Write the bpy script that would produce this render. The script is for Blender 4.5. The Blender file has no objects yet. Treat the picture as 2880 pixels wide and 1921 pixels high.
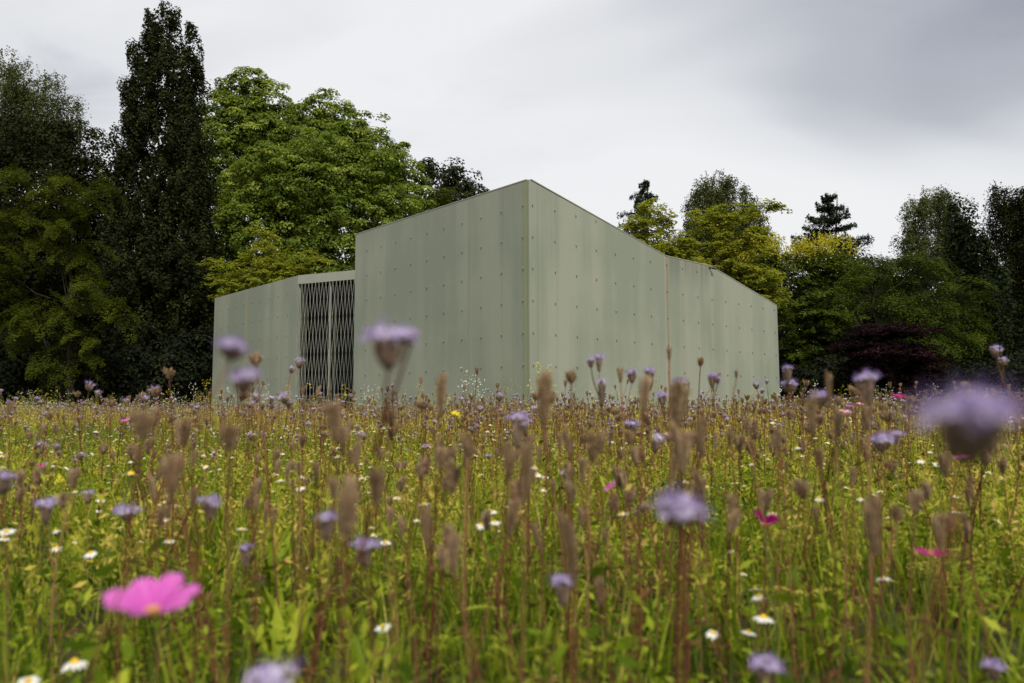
import bpy, math, random
import numpy as np
from mathutils import Vector, Matrix

# ------------------------------------------------------------------ camera, world, sun, exposure
S = bpy.context.scene
COL = S.collection
H = 0.50                       # camera height
F = 2123.5                     # focal length in photo pixels (2880 wide)
PITCH = math.radians(5.013)
ROLL = -0.0028
cam_d = bpy.data.cameras.new('camera')
cam = bpy.data.objects.new('camera', cam_d)
COL.objects.link(cam)
cam_d.sensor_width = 36.0
cam_d.lens = F / 2880 * 36.0
cam_d.clip_start = 0.02
cam_d.clip_end = 3000
cam_d.dof.use_dof = True
cam_d.dof.focus_distance = 13.0
cam_d.dof.aperture_fstop = 3.4
cam_d.dof.aperture_blades = 9
cam.matrix_world = Matrix.Translation((0, 0, H)) @ Matrix.Rotation(math.pi / 2 + PITCH, 4, 'X') @ Matrix.Rotation(ROLL, 4, 'Z')
S.camera = cam

SUN_EL, SUN_AZ = math.radians(50), math.radians(162)   # azimuth clockwise from +Y
world = bpy.data.worlds.new('World')
S.world = world
world.use_nodes = True
def build_world():
    nt = world.node_tree
    N, L = nt.nodes, nt.links
    N.clear()
    out = N.new('ShaderNodeOutputWorld')
    bg = N.new('ShaderNodeBackground')
    sky = N.new('ShaderNodeTexSky')
    sky.sky_type = 'NISHITA'
    sky.sun_disc = False
    sky.sun_elevation = SUN_EL
    sky.sun_rotation = SUN_AZ
    sky.air_density = 1.4
    sky.dust_density = 3.0
    tc = N.new('ShaderNodeTexCoord')
    sep = N.new('ShaderNodeSeparateXYZ')
    L.new(tc.outputs['Generated'], sep.inputs[0])
    # project the view direction on a cloud deck
    zc = N.new('ShaderNodeMath'); zc.operation = 'MAXIMUM'; zc.inputs[1].default_value = 0.0
    L.new(sep.outputs['Z'], zc.inputs[0])
    za = N.new('ShaderNodeMath'); za.operation = 'ADD'; za.inputs[1].default_value = 0.22
    L.new(zc.outputs[0], za.inputs[0])
    dv = N.new('ShaderNodeVectorMath'); dv.operation = 'DIVIDE'
    cz = N.new('ShaderNodeCombineXYZ')
    for i in range(3): L.new(za.outputs[0], cz.inputs[i])
    L.new(tc.outputs['Generated'], dv.inputs[0]); L.new(cz.outputs[0], dv.inputs[1])
    mp = N.new('ShaderNodeMapping')
    mp.inputs['Location'].default_value = (SKYOFF[0], SKYOFF[1], 0)
    mp.inputs['Rotation'].default_value = (0, 0, 0.27)
    mp.inputs['Scale'].default_value = (0.75, 1.2, 0.0)
    L.new(dv.outputs[0], mp.inputs[0])
    big = N.new('ShaderNodeTexNoise'); big.inputs['Scale'].default_value = 0.75
    big.inputs['Detail'].default_value = 3.0; big.inputs['Roughness'].default_value = 0.45
    big.inputs['Distortion'].default_value = 0.4
    L.new(mp.outputs[0], big.inputs['Vector'])
    fine = N.new('ShaderNodeTexNoise'); fine.inputs['Scale'].default_value = 4.2
    fine.inputs['Detail'].default_value = 7.0; fine.inputs['Roughness'].default_value = 0.6
    fine.inputs['Distortion'].default_value = 0.8
    L.new(mp.outputs[0], fine.inputs['Vector'])
    mx = N.new('ShaderNodeMath'); mx.operation = 'MULTIPLY_ADD'
    L.new(fine.outputs['Fac'], mx.inputs[0]); mx.inputs[1].default_value = 0.17
    L.new(big.outputs['Fac'], mx.inputs[2])
    # a heavier grey bank of cloud to the north-east
    dt = N.new('ShaderNodeVectorMath'); dt.operation = 'DOT_PRODUCT'
    L.new(tc.outputs['Generated'], dt.inputs[0])
    v = Vector((0.70, 0.76, 0.78)).normalized(); dt.inputs[1].default_value = v
    ds = N.new('ShaderNodeMath'); ds.operation = 'MULTIPLY_ADD'
    L.new(fine.outputs['Fac'], ds.inputs[0]); ds.inputs[1].default_value = 0.14; L.new(dt.outputs['Value'], ds.inputs[2])
    bank = N.new('ShaderNodeMapRange'); bank.interpolation_type = 'SMOOTHSTEP'
    for i_, v_ in enumerate((0.84, 1.08, 0.0, -0.17)): bank.inputs[i_ + 1].default_value = v_
    L.new(ds.outputs[0], bank.inputs[0])
    mb = N.new('ShaderNodeMath'); mb.operation = 'ADD'
    L.new(mx.outputs[0], mb.inputs[0]); L.new(bank.outputs[0], mb.inputs[1])
    rp = N.new('ShaderNodeValToRGB')
    e = rp.color_ramp.elements
    e[0].position = 0.22; e[0].color = (0.26, 0.275, 0.325, 1)
    e[1].position = 0.59; e[1].color = (0.80, 0.80, 0.805, 1)
    m1 = e.new(0.355); m1.color = (0.46, 0.472, 0.51, 1)
    m2 = e.new(0.46); m2.color = (0.695, 0.70, 0.715, 1)
    L.new(mb.outputs[0], rp.inputs[0])
    # the blue sky hardly shows through the cloud
    sk = N.new('ShaderNodeMix'); sk.data_type = 'RGBA'; sk.blend_type = 'MULTIPLY'
    sk.inputs['Factor'].default_value = 1.0
    sk.inputs['B'].default_value = (0.12, 0.12, 0.12, 1)
    L.new(sky.outputs[0], sk.inputs['A'])
    mix = N.new('ShaderNodeMix'); mix.data_type = 'RGBA'
    mix.inputs['Factor'].default_value = 0.90
    L.new(sk.outputs['Result'], mix.inputs['A'])
    L.new(rp.outputs[0], mix.inputs['B'])
    L.new(mix.outputs['Result'], bg.inputs[0])
    bg.inputs[1].default_value = 1.0
    L.new(bg.outputs[0], out.inputs[0])
SKYOFF = (18.3217, 13.8924)
build_world()

sun_d = bpy.data.lights.new('sun', 'SUN')
sun_d.energy = 3.5
sun_d.angle = math.radians(14)
sun_d.color = (1.0, 0.95, 0.86)
sun = bpy.data.objects.new('sun', sun_d)
COL.objects.link(sun)
sd = Vector((math.sin(SUN_AZ) * math.cos(SUN_EL), math.cos(SUN_AZ) * math.cos(SUN_EL), math.sin(SUN_EL)))
sun.rotation_euler = (-sd).to_track_quat('-Z', 'Y').to_euler()
sun.location = (0, 0, 40)

S.view_settings.view_transform = 'Standard'
S.view_settings.look = 'None'
S.view_settings.gamma = 1.0
S.view_settings.use_curve_mapping = False
S.view_settings.exposure = 0.2
S.cycles.max_bounces = 6
S.cycles.diffuse_bounces = 3
S.cycles.transmission_bounces = 3
S.cycles.transparent_max_bounces = 8

# ------------------------------------------------------------------ helpers
rng = np.random.default_rng(7)
random.seed(7)
cp_, sp_ = math.cos(PITCH), math.sin(PITCH)
def ray(px, py):
    u, v = px - 1440, py - 960.5
    c, s = math.cos(ROLL), math.sin(ROLL)
    u, v = c * u + s * v, -s * u + c * v
    zc = -v / F
    return Vector((u / F, cp_ - zc * sp_, sp_ + zc * cp_))
def at(px, py, depth):
    r = ray(px, py)
    return r * (depth / r.y) + Vector((0, 0, H))
def sstep(a, b, x):
    t = np.clip((np.asarray(x, float) - a) / (b - a), 0, 1)
    return t * t * (3 - 2 * t)
def gz(x, y):
    x = np.asarray(x, float); y = np.asarray(y, float)
    return 0.06 * sstep(3, 14, y) + 0.02 * np.sin(x * 0.9 + 1.3) * np.sin(y * 0.7)

def tag(o, label=None, cat=None, group=None, kind=None):
    if label: o['label'] = label
    if cat: o['category'] = cat
    if group: o['group'] = group
    if kind: o['kind'] = kind
    return o
def link(o, parent=None):
    COL.objects.link(o)
    if parent is not None: o.parent = parent
    return o
def empty(name, loc, rz=0):
    o = bpy.data.objects.new(name, None)
    o.empty_display_size = 0.1
    o.location = loc; o.rotation_euler = (0, 0, rz)
    return link(o)

class MB:
    """collects vertices, faces and a per-vertex variation value"""
    def __init__(s): s.v = []; s.f = []; s.c = []; s.m = []; s.n = 0
    def add(s, v, f, var=0.5, mat=0):
        v = np.asarray(v, float).reshape(-1, 3)
        s.v.append(v)
        for q in f: s.f.append(tuple(int(i) + s.n for i in q)); s.m.append(mat)
        s.c.append(np.full(len(v), var) if np.isscalar(var) else np.asarray(var))
        s.n += len(v)
    def box(s, lo, hi, var=.5, mat=0):
        x0, y0, z0 = lo; x1, y1, z1 = hi
        v = [(x0,y0,z0),(x1,y0,z0),(x1,y1,z0),(x0,y1,z0),(x0,y0,z1),(x1,y0,z1),(x1,y1,z1),(x0,y1,z1)]
        s.add(v, [(3,2,1,0),(4,5,6,7),(0,1,5,4),(1,2,6,5),(2,3,7,6),(3,0,4,7)], var, mat)
    def tube(s, pts, rad, n=6, var=.5, mat=0, cap=True):
        pts = [Vector(p) for p in pts]
        if np.isscalar(rad): rad = [rad] * len(pts)
        vs = []; fs = []
        ref = None
        for i, p in enumerate(pts):
            t = (pts[min(i + 1, len(pts) - 1)] - pts[max(i - 1, 0)])
            if t.length < 1e-9: t = Vector((0, 0, 1))
            t.normalize()
            if ref is None:
                ref = Vector((1, 0, 0)) if abs(t.x) < .9 else Vector((0, 1, 0))
            a = (ref - t * ref.dot(t)).normalized(); b = t.cross(a); ref = a
            for k in range(n):
                g = 2 * math.pi * k / n
                vs.append(p + (a * math.cos(g) + b * math.sin(g)) * rad[i])
        for i in range(len(pts) - 1):
            for k in range(n):
                k2 = (k + 1) % n
                fs.append((i*n+k, i*n+k2, (i+1)*n+k2, (i+1)*n+k))
        if cap:
            fs.append(tuple(range(n))[::-1]); fs.append(tuple(range((len(pts)-1)*n, len(pts)*n)))
        s.add([tuple(v) for v in vs], fs, var, mat)
    def mesh(s, name, mats, smooth=False):
        me = bpy.data.meshes.new(name)
        v = np.concatenate(s.v) if s.v else np.zeros((0, 3))
        me.from_pydata(v.tolist(), [], s.f)
        a = me.attributes.new('var', 'FLOAT', 'POINT')
        a.data.foreach_set('value', np.concatenate(s.c).astype(np.float32))
        if not isinstance(mats, (list, tuple)): mats = [mats]
        for m in mats: me.materials.append(m)
        if len(mats) > 1: me.polygons.foreach_set('material_index', s.m)
        if smooth: me.polygons.foreach_set('use_smooth', [True] * len(me.polygons))
        me.update()
        return me
    def build(s, name, mats, parent=None, smooth=False):
        return link(bpy.data.objects.new(name, s.mesh(name, mats, smooth)), parent)

def quad_mesh(name, V, var, mat):
    """V: (n,4,3) quads -> one mesh, fast"""
    n = len(V)
    me = bpy.data.meshes.new(name)
    me.vertices.add(n * 4); me.vertices.foreach_set('co', V.reshape(-1).astype(np.float32))
    # two triangles per leaf so the fold along the midrib is real
    idx = (np.arange(n)[:, None] * 4 + np.array([0, 1, 2, 0, 2, 3])[None]).reshape(-1)
    me.loops.add(n * 6); me.loops.foreach_set('vertex_index', idx.astype(np.int32))
    me.polygons.add(n * 2)
    me.polygons.foreach_set('loop_start', (np.arange(n * 2) * 3).astype(np.int32))
    me.update(calc_edges=True)
    a = me.attributes.new('var', 'FLOAT', 'POINT')
    a.data.foreach_set('value', np.repeat(var, 4).astype(np.float32))
    me.materials.append(mat)
    return me

# ------------------------------------------------------------------ materials
def newmat(name):
    m = bpy.data.materials.new(name); m.use_nodes = True
    m.node_tree.nodes.clear()
    return m, m.node_tree.nodes, m.node_tree.links
def ramp(N, stops):
    r = N.new('ShaderNodeValToRGB'); e = r.color_ramp.elements
    e[0].position = stops[0][0]; e[0].color = (*stops[0][1], 1)
    e[1].position = stops[-1][0]; e[1].color = (*stops[-1][1], 1)
    for p, c in stops[1:-1]:
        q = e.new(p); q.color = (*c, 1)
    return r
def leafmat(name, stops, trans=0.3, tcol=None, rough=0.65, rand=0.0, spec=0.06):
    """thin plant matter: colour by per-leaf variation, partly translucent"""
    m, N, L = newmat(name)
    out = N.new('ShaderNodeOutputMaterial')
    at_ = N.new('ShaderNodeAttribute'); at_.attribute_name = 'var'
    fac = at_.outputs['Fac']
    if rand > 0:
        oi = N.new('ShaderNodeObjectInfo')
        md = N.new('ShaderNodeMath'); md.operation = 'MULTIPLY_ADD'
        L.new(oi.outputs['Random'], md.inputs[0]); md.inputs[1].default_value = rand
        sb = N.new('ShaderNodeMath'); sb.operation = 'SUBTRACT'; sb.inputs[1].default_value = rand / 2
        L.new(fac, sb.inputs[0]); L.new(sb.outputs[0], md.inputs[2])
        fac = md.outputs[0]
    r = ramp(N, stops); L.new(fac, r.inputs[0])
    p = N.new('ShaderNodeBsdfPrincipled')
    p.inputs['Roughness'].default_value = rough
    p.inputs['Specular IOR Level'].default_value = spec
    L.new(r.outputs[0], p.inputs['Base Color'])
    if trans > 0:
        t = N.new('ShaderNodeBsdfTranslucent')
        g = N.new('ShaderNodeMix'); g.data_type = 'RGBA'; g.blend_type = 'MULTIPLY'
        g.inputs['Factor'].default_value = 1.0
        g.inputs['B'].default_value = (*(tcol or (1.3, 1.25, 0.6)), 1)
        L.new(r.outputs[0], g.inputs['A']); L.new(g.outputs['Result'], t.inputs[0])
        mx = N.new('ShaderNodeMixShader'); mx.inputs[0].default_value = trans
        L.new(p.outputs[0], mx.inputs[1]); L.new(t.outputs[0], mx.inputs[2])
        L.new(mx.outputs[0], out.inputs[0])
    else:
        L.new(p.outputs[0], out.inputs[0])
    return m
def barkmat(name, c1, c2, scale=6):
    m, N, L = newmat(name)
    out = N.new('ShaderNodeOutputMaterial'); p = N.new('ShaderNodeBsdfPrincipled')
    tc = N.new('ShaderNodeTexCoord'); mp = N.new('ShaderNodeMapping')
    mp.inputs['Scale'].default_value = (scale, scale, scale * .25)
    L.new(tc.outputs['Object'], mp.inputs[0])
    n = N.new('ShaderNodeTexNoise'); n.inputs['Scale'].default_value = 1.5; n.inputs['Detail'].default_value = 6
    L.new(mp.outputs[0], n.inputs['Vector'])
    r = ramp(N, [(0.35, c1), (0.65, c2)]); L.new(n.outputs['Fac'], r.inputs[0])
    L.new(r.outputs[0], p.inputs['Base Color']); p.inputs['Roughness'].default_value = 1.0; p.inputs['Specular IOR Level'].default_value = 0.03
    b = N.new('ShaderNodeBump'); b.inputs['Strength'].default_value = .5; b.inputs['Distance'].default_value = .03
    L.new(n.outputs['Fac'], b.inputs['Height']); L.new(b.outputs[0], p.inputs['Normal'])
    L.new(p.outputs[0], out.inputs[0])
    return m
def plain(name, col, rough=.6, metal=0., var=.12, scale=20.):
    m, N, L = newmat(name)
    out = N.new('ShaderNodeOutputMaterial'); p = N.new('ShaderNodeBsdfPrincipled')
    tc = N.new('ShaderNodeTexCoord')
    n = N.new('ShaderNodeTexNoise'); n.inputs['Scale'].default_value = scale; n.inputs['Detail'].default_value = 4
    L.new(tc.outputs['Object'], n.inputs['Vector'])
    r = ramp(N, [(.3, tuple(c * (1 - var) for c in col)), (.7, tuple(min(1, c * (1 + var)) for c in col))])
    L.new(n.outputs['Fac'], r.inputs[0]); L.new(r.outputs[0], p.inputs['Base Color'])
    p.inputs['Roughness'].default_value = rough; p.inputs['Metallic'].default_value = metal
    L.new(p.outputs[0], out.inputs[0])
    return m

M = {}
M['ground'] = None
def ground_mat():
    m, N, L = newmat('meadow_soil')
    out = N.new('ShaderNodeOutputMaterial'); p = N.new('ShaderNodeBsdfPrincipled')
    tc = N.new('ShaderNodeTexCoord')
    n1 = N.new('ShaderNodeTexNoise'); n1.inputs['Scale'].default_value = .8; n1.inputs['Detail'].default_value = 8
    n2 = N.new('ShaderNodeTexNoise'); n2.inputs['Scale'].default_value = 35; n2.inputs['Detail'].default_value = 6
    L.new(tc.outputs['Object'], n1.inputs['Vector']); L.new(tc.outputs['Object'], n2.inputs['Vector'])
    r1 = ramp(N, [(.38, (.055, .043, .030)), (.62, (.05, .062, .014))])
    r2 = ramp(N, [(.3, (.55, .55, .55)), (.7, (1.3, 1.25, 1.15))])
    L.new(n1.outputs['Fac'], r1.inputs[0]); L.new(n2.outputs['Fac'], r2.inputs[0])
    mx = N.new('ShaderNodeMix'); mx.data_type = 'RGBA'; mx.blend_type = 'MULTIPLY'; mx.inputs['Factor'].default_value = 1
    L.new(r1.outputs[0], mx.inputs['A']); L.new(r2.outputs[0], mx.inputs['B'])
    L.new(mx.outputs['Result'], p.inputs['Base Color']); p.inputs['Roughness'].default_value = 1.0; p.inputs['Specular IOR Level'].default_value = 0.0
    b = N.new('ShaderNodeBump'); b.inputs['Strength'].default_value = .8; b.inputs['Distance'].default_value = .02
    L.new(n2.outputs['Fac'], b.inputs['Height']); L.new(b.outputs[0], p.inputs['Normal'])
    L.new(p.outputs[0], out.inputs[0])
    return m
M['ground'] = ground_mat()

def wall_mat(name, stain):
    """pale green-grey cladding, streaked by rain; object x runs along the wall, z up"""
    m, N, L = newmat(name)
    out = N.new('ShaderNodeOutputMaterial'); p = N.new('ShaderNodeBsdfPrincipled')
    tc = N.new('ShaderNodeTexCoord'); co = tc.outputs['Object']
    sep = N.new('ShaderNodeSeparateXYZ'); L.new(co, sep.inputs[0])
    X, Z = sep.outputs['X'], sep.outputs['Z']
    def noise(scale, detail, sc, loc=(0, 0, 0), rough=.55):
        mp = N.new('ShaderNodeMapping'); mp.inputs['Scale'].default_value = sc; mp.inputs['Location'].default_value = loc
        L.new(co, mp.inputs[0])
        n = N.new('ShaderNodeTexNoise'); n.inputs['Scale'].default_value = scale
        n.inputs['Detail'].default_value = detail; n.inputs['Roughness'].default_value = rough
        L.new(mp.outputs[0], n.inputs['Vector'])
        return n.outputs['Fac']
    def math_(op, a, b=None, c=None):
        q = N.new('ShaderNodeMath'); q.operation = op
        for i, v in enumerate((a, b, c)):
            if v is None: continue
            if isinstance(v, (int, float)): q.inputs[i].default_value = v
            else: L.new(v, q.inputs[i])
        return q.outputs[0]
    def srange(v, a, b, c=0., d=1.):
        q = N.new('ShaderNodeMapRange'); q.interpolation_type = 'SMOOTHSTEP'
        for i, k in enumerate((a, b, c, d)): q.inputs[i + 1].default_value = k
        L.new(v, q.inputs[0]); return q.outputs[0]
    def mixc(fac, a, b, mode='MIX'):
        q = N.new('ShaderNodeMix'); q.data_type = 'RGBA'; q.blend_type = mode
        for k, v in (('Factor', fac), ('A', a), ('B', b)):
            if isinstance(v, (int, float)): q.inputs[k].default_value = v
            elif isinstance(v, tuple): q.inputs[k].default_value = (*v, 1)
            else: L.new(v, q.inputs[k])
        return q.outputs['Result']
    cloud = noise(.55, 4, (1, 1, .8))
    streak = noise(1.0, 4, (1.7, 1.7, .12))
    thin = noise(1.0, 6, (16, 16, .35), rough=.65)
    grain = noise(60, 3, (1, 1, 1))
    base = ramp(N, [(.25, WALL_D), (.5, WALL_M), (.75, WALL_L)])
    f = math_('MULTIPLY_ADD', streak, .48, math_('MULTIPLY_ADD', cloud, .40, math_('MULTIPLY', thin, .12)))
    L.new(srange(f, .30, .70), base.inputs[0])
    c = base.outputs[0]
    # dirt runs: dark, narrow, of uneven length
    runs = srange(noise(1.0, 3, (7, 7, .12), (3.3, 0, 1.1)), .56, .74)
    c = mixc(math_('MULTIPLY', runs, .34), c, (.15, .16, .12))
    pale = srange(noise(1.0, 3, (9, 9, .15), (8.1, 0, 4.7)), .60, .76)
    c = mixc(math_('MULTIPLY', pale, .08), c, (.36, .35, .27))
    # grime that hangs below the roof edge
    top = srange(noise(1.0, 4, (4, 4, .05), (1.7, 0, 9)), .42, .66)
    g = srange(Z, TOPZ - .75, TOPZ)
    c = mixc(math_('MULTIPLY', math_('MULTIPLY', top, g), .45), c, (.20, .195, .16))
    if name.endswith('right'):      # soot under the level stretch of roof edge
        k = math_('MULTIPLY', srange(X, 4.32, 4.45), srange(X, 5.95, 6.15, 1., 0.))
        k = math_('MULTIPLY', k, srange(Z, 3.05, 3.86))
        k = math_('MULTIPLY', k, srange(noise(1.0, 4, (6, 6, .25), (2.2, 0, 5)), .32, .62, .25, 1.))
        c = mixc(math_('MULTIPLY', k, .62), c, (.10, .098, .08))
    for (x0, w, col, amt, blur) in stain:
        d = math_('ABSOLUTE', math_('SUBTRACT', math_('ADD', X, math_('MULTIPLY_ADD', noise(1., 3, (.5, 1, 2.2)), .05, -.025)), x0))
        k = srange(d, w, w + blur, 1., 0.)
        k = math_('MULTIPLY', k, srange(noise(1.0, 4, (2, 2, .5), (x0, 0, 2)), .25, .6, .45, 1.))
        c = mixc(math_('MULTIPLY', k, amt), c, col)
    c = mixc(.16, c, mixc(1.0, c, srange(grain, .3, .7, .55, 1.35), 'MULTIPLY'))
    L.new(c, p.inputs['Base Color'])
    L.new(srange(streak, .3, .7, .5, .68), p.inputs['Roughness'])
    p.inputs['Specular IOR Level'].default_value = .3
    b = N.new('ShaderNodeBump'); b.inputs['Strength'].default_value = .12; b.inputs['Distance'].default_value = .02
    L.new(math_('MULTIPLY_ADD', cloud, 1.5, grain), b.inputs['Height']); L.new(b.outputs[0], p.inputs['Normal'])
    L.new(p.outputs[0], out.inputs[0])
    return m
WALL_D, WALL_M, WALL_L = (.188, .213, .163), (.217, .238, .184), (.246, .260, .202)
TOPZ = 4.75
GREEN, RUST = (.20, .22, .085), (.225, .155, .085)
M['wall_left'] = wall_mat('wall_cladding_left', [(.10, .05, GREEN, .45, .05), (.045, .008, (.16, .16, .05), .5, .012), (.165, .006, (.16, .16, .06), .5, .01), (1.75, .004, (.15, .14, .10), .6, .015)])
M['wall_right'] = wall_mat('wall_cladding_right', [(4.30, .028, RUST, .75, .025), (4.22, .012, (.33, .32, .25), .35, .015), (.22, .003, (.12, .11, .08), .6, .012), (6.09, .02, (.30, .27, .20), .35, .08), (4.9, .02, (.22, .20, .15), .3, .1)])
TOPZ = 4.2
M['wall_wing'] = wall_mat('wall_cladding_wing', [(3.35, .03, (.30, .24, .12), .4, .1), (1.6, .02, (.18, .19, .15), .4, .1), (.9, .02, (.18, .19, .15), .35, .08)])
M['lintel'] = plain('lintel_metal', (.235, .24, .20), .55, 0, .06, 6)
M['roof'] = plain('roof_felt', (.12, .12, .115), .9)
M['steel'] = plain('lattice_steel', (.27, .275, .23), .5, .0, .08, 30)
M['bolt'] = plain('anchor_metal', (.085, .085, .068), .6, .2, .2, 60)
M['bolt_cap'] = plain('anchor_cap', (.40, .40, .33), .5, .0, .1, 60)
M['dark_room'] = plain('dark_interior', (.02, .02, .02), .9)
M['black_plastic'] = plain('black_plastic', (.02, .02, .02), .5)
def glass_mat():
    m, N, L = newmat('dark_glass')
    out = N.new('ShaderNodeOutputMaterial')
    t = N.new('ShaderNodeBsdfTransparent'); t.inputs[0].default_value = (.3, .32, .3, 1)
    g = N.new('ShaderNodeBsdfGlossy'); g.inputs['Roughness'].default_value = .02; g.inputs[0].default_value = (.8, .85, .8, 1)
    mx = N.new('ShaderNodeMixShader'); mx.inputs[0].default_value = .012
    L.new(t.outputs[0], mx.inputs[1]); L.new(g.outputs[0], mx.inputs[2]); L.new(mx.outputs[0], out.inputs[0])
    return m
M['glass'] = glass_mat()
# foliage
M['maple'] = leafmat('maple_leaf', [(0, (.050, .080, .010)), (.5, (.125, .175, .024)), (1, (.27, .315, .060))], .36)
M['lime'] = leafmat('lime_leaf', [(0, (.12, .14, .016)), (.5, (.22, .245, .030)), (1, (.34, .34, .06))], .42)
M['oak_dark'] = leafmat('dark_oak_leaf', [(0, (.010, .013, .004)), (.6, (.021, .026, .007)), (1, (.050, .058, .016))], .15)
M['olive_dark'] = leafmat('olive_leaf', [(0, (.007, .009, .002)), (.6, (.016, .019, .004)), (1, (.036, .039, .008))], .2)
M['lacy'] = leafmat('lacy_leaf', [(0, (.022, .032, .003)), (.5, (.055, .072, .006)), (1, (.125, .138, .012))], .38)
M['locust'] = leafmat('locust_leaf', [(0, (.022, .036, .005)), (.5, (.042, .064, .007)), (1, (.085, .11, .013))], .3)
M['birch'] = leafmat('birch_leaf', [(0, (.034, .042, .013)), (.5, (.070, .084, .024)), (1, (.125, .14, .042))], .25)
M['conifer'] = leafmat('conifer_needle', [(0, (.016, .022, .012)), (.6, (.030, .040, .020)), (1, (.055, .065, .032))], .1)
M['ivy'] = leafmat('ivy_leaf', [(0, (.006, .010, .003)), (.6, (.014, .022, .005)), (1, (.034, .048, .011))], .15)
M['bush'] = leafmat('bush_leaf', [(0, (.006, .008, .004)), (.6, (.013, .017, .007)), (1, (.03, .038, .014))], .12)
M['purple'] = leafmat('purple_leaf', [(0, (.008, .004, .0045)), (.6, (.017, .007, .009)), (1, (.045, .019, .022))], .25, (1.3, .7, .8))
M['golden'] = leafmat('golden_rain_leaf', [(0, (.040, .058, .008)), (.5, (.075, .105, .014)), (1, (.13, .16, .022))], .3)
M['yellow_spike'] = leafmat('yellow_panicle', [(0, (.26, .25, .02)), (1, (.50, .44, .035))], .3)
M['bark'] = barkmat('dark_bark', (.016, .013, .009), (.045, .038, .028))
M['birch_bark'] = barkmat('birch_bark', (.10, .09, .08), (.38, .36, .32))
# meadow
M['grass'] = leafmat('grass_blade', [(0, (.042, .080, .005)), (.5, (.150, .210, .010)), (.85, (.30, .325, .03)), (1, (.44, .38, .10))], .32, rand=.5, rough=.5)
M['herb'] = leafmat('herb_leaf', [(0, (.036, .070, .004)), (.5, (.135, .195, .009)), (1, (.31, .345, .03))], .32, rand=.5, rough=.5)
M['fern'] = leafmat('withering_foliage', [(0, (.30, .33, .03)), (.5, (.46, .40, .065)), (1, (.50, .36, .11))], .35, rand=.6)
M['stem'] = leafmat('red_brown_stem', [(0, (.055, .016, .010)), (.5, (.13, .050, .026)), (1, (.27, .15, .07))], 0, rand=.7)
M['stem_green'] = leafmat('green_stem', [(0, (.09, .12, .025)), (1, (.18, .20, .05))], 0, rand=.5)
M['seed'] = leafmat('dry_seed_head', [(0, (.085, .050, .026)), (.5, (.215, .142, .078)), (1, (.40, .29, .175))], .15, (1.1, 1, .8), rough=.8, rand=.3, spec=.1)
M['calyx'] = leafmat('hairy_calyx', [(0, (.11, .075, .055)), (.5, (.20, .14, .10)), (1, (.33, .25, .18))], .15, (1.1, 1, .8), rough=.8, rand=.2, spec=.1)
M['lilac'] = leafmat('lilac_petal', [(0, (.34, .27, .46)), (.5, (.52, .44, .63)), (1, (.74, .68, .80))], .35, (1.05, 1, 1.1), rand=.3)
M['stamen'] = leafmat('violet_stamen', [(0, (.24, .15, .42)), (1, (.40, .30, .58))], .2, (1, 1, 1))
M['white'] = leafmat('white_petal', [(0, (.66, .64, .56)), (1, (.84, .83, .78))], .3, (1, 1, .95))
M['disc'] = leafmat('yellow_disc', [(0, (.50, .30, .02)), (1, (.78, .52, .03))], .1, (1, 1, 1))
M['mustard'] = leafmat('yellow_petal', [(0, (.60, .48, .03)), (1, (.80, .70, .06))], .3, (1.1, 1.05, .6))
M['pink'] = leafmat('pink_petal', [(0, (.44, .060, .33)), (.5, (.62, .13, .49)), (1, (.76, .26, .63))], .35, (1.1, .8, 1))
M['pale_pink'] = leafmat('pale_pink_petal', [(0, (.66, .28, .48)), (1, (.80, .46, .62))], .35, (1.1, .9, 1))
M['magenta'] = leafmat('magenta_petal', [(0, (.36, .008, .16)), (.5, (.46, .012, .20)), (1, (.56, .04, .28))], .3, (1.1, .8, 1))

# ------------------------------------------------------------------ the ground
def ground():
    ys = np.concatenate([np.linspace(-40, 0, 9), np.linspace(.5, 32, 64), np.linspace(36, 120, 12), [250, 600, 1500]])
    xs = np.concatenate([[-1500, -500, -150], np.linspace(-60, 60, 81), [150, 500, 1500]])
    X, Y = np.meshgrid(xs, ys); Z = gz(X, Y)
    v = np.stack([X, Y, Z], -1).reshape(-1, 3)
    nx = len(xs)
    f = [(j*nx+i, j*nx+i+1, (j+1)*nx+i+1, (j+1)*nx+i) for j in range(len(ys)-1) for i in range(nx-1)]
    b = MB(); b.add(v, f)
    o = b.build('ground', M['ground'], smooth=True)
    tag(o, kind='structure')
ground()

# ------------------------------------------------------------------ the pavilion
CX, CY = 0.322, 13.80
AL, AR = 0.82125, 0.74631
eL = Vector((-math.cos(AL), math.sin(AL), 0)); eR = Vector((math.cos(AR), math.sin(AR), 0))
CORNER = Vector((CX, CY, 0))
def on_plane(px, py, org, e):
    r = ray(px, py)
    A = np.array([[r.x, -e.x], [r.y, -e.y]])
    t, d = np.linalg.solve(A, np.array([org.x, org.y]))
    return d, t * r.z + H
S2 = 960 / 2281
def c1(x, y): return 560 + x * S2, 480 + y * S2
TOP = 4.25 + H
def right_top(d):
    return float(np.interp(d, [0, 4.277, 6.09, 9.235], [TOP, 3.375 + H, 3.372 + H, 2.70 + H]))

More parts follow.
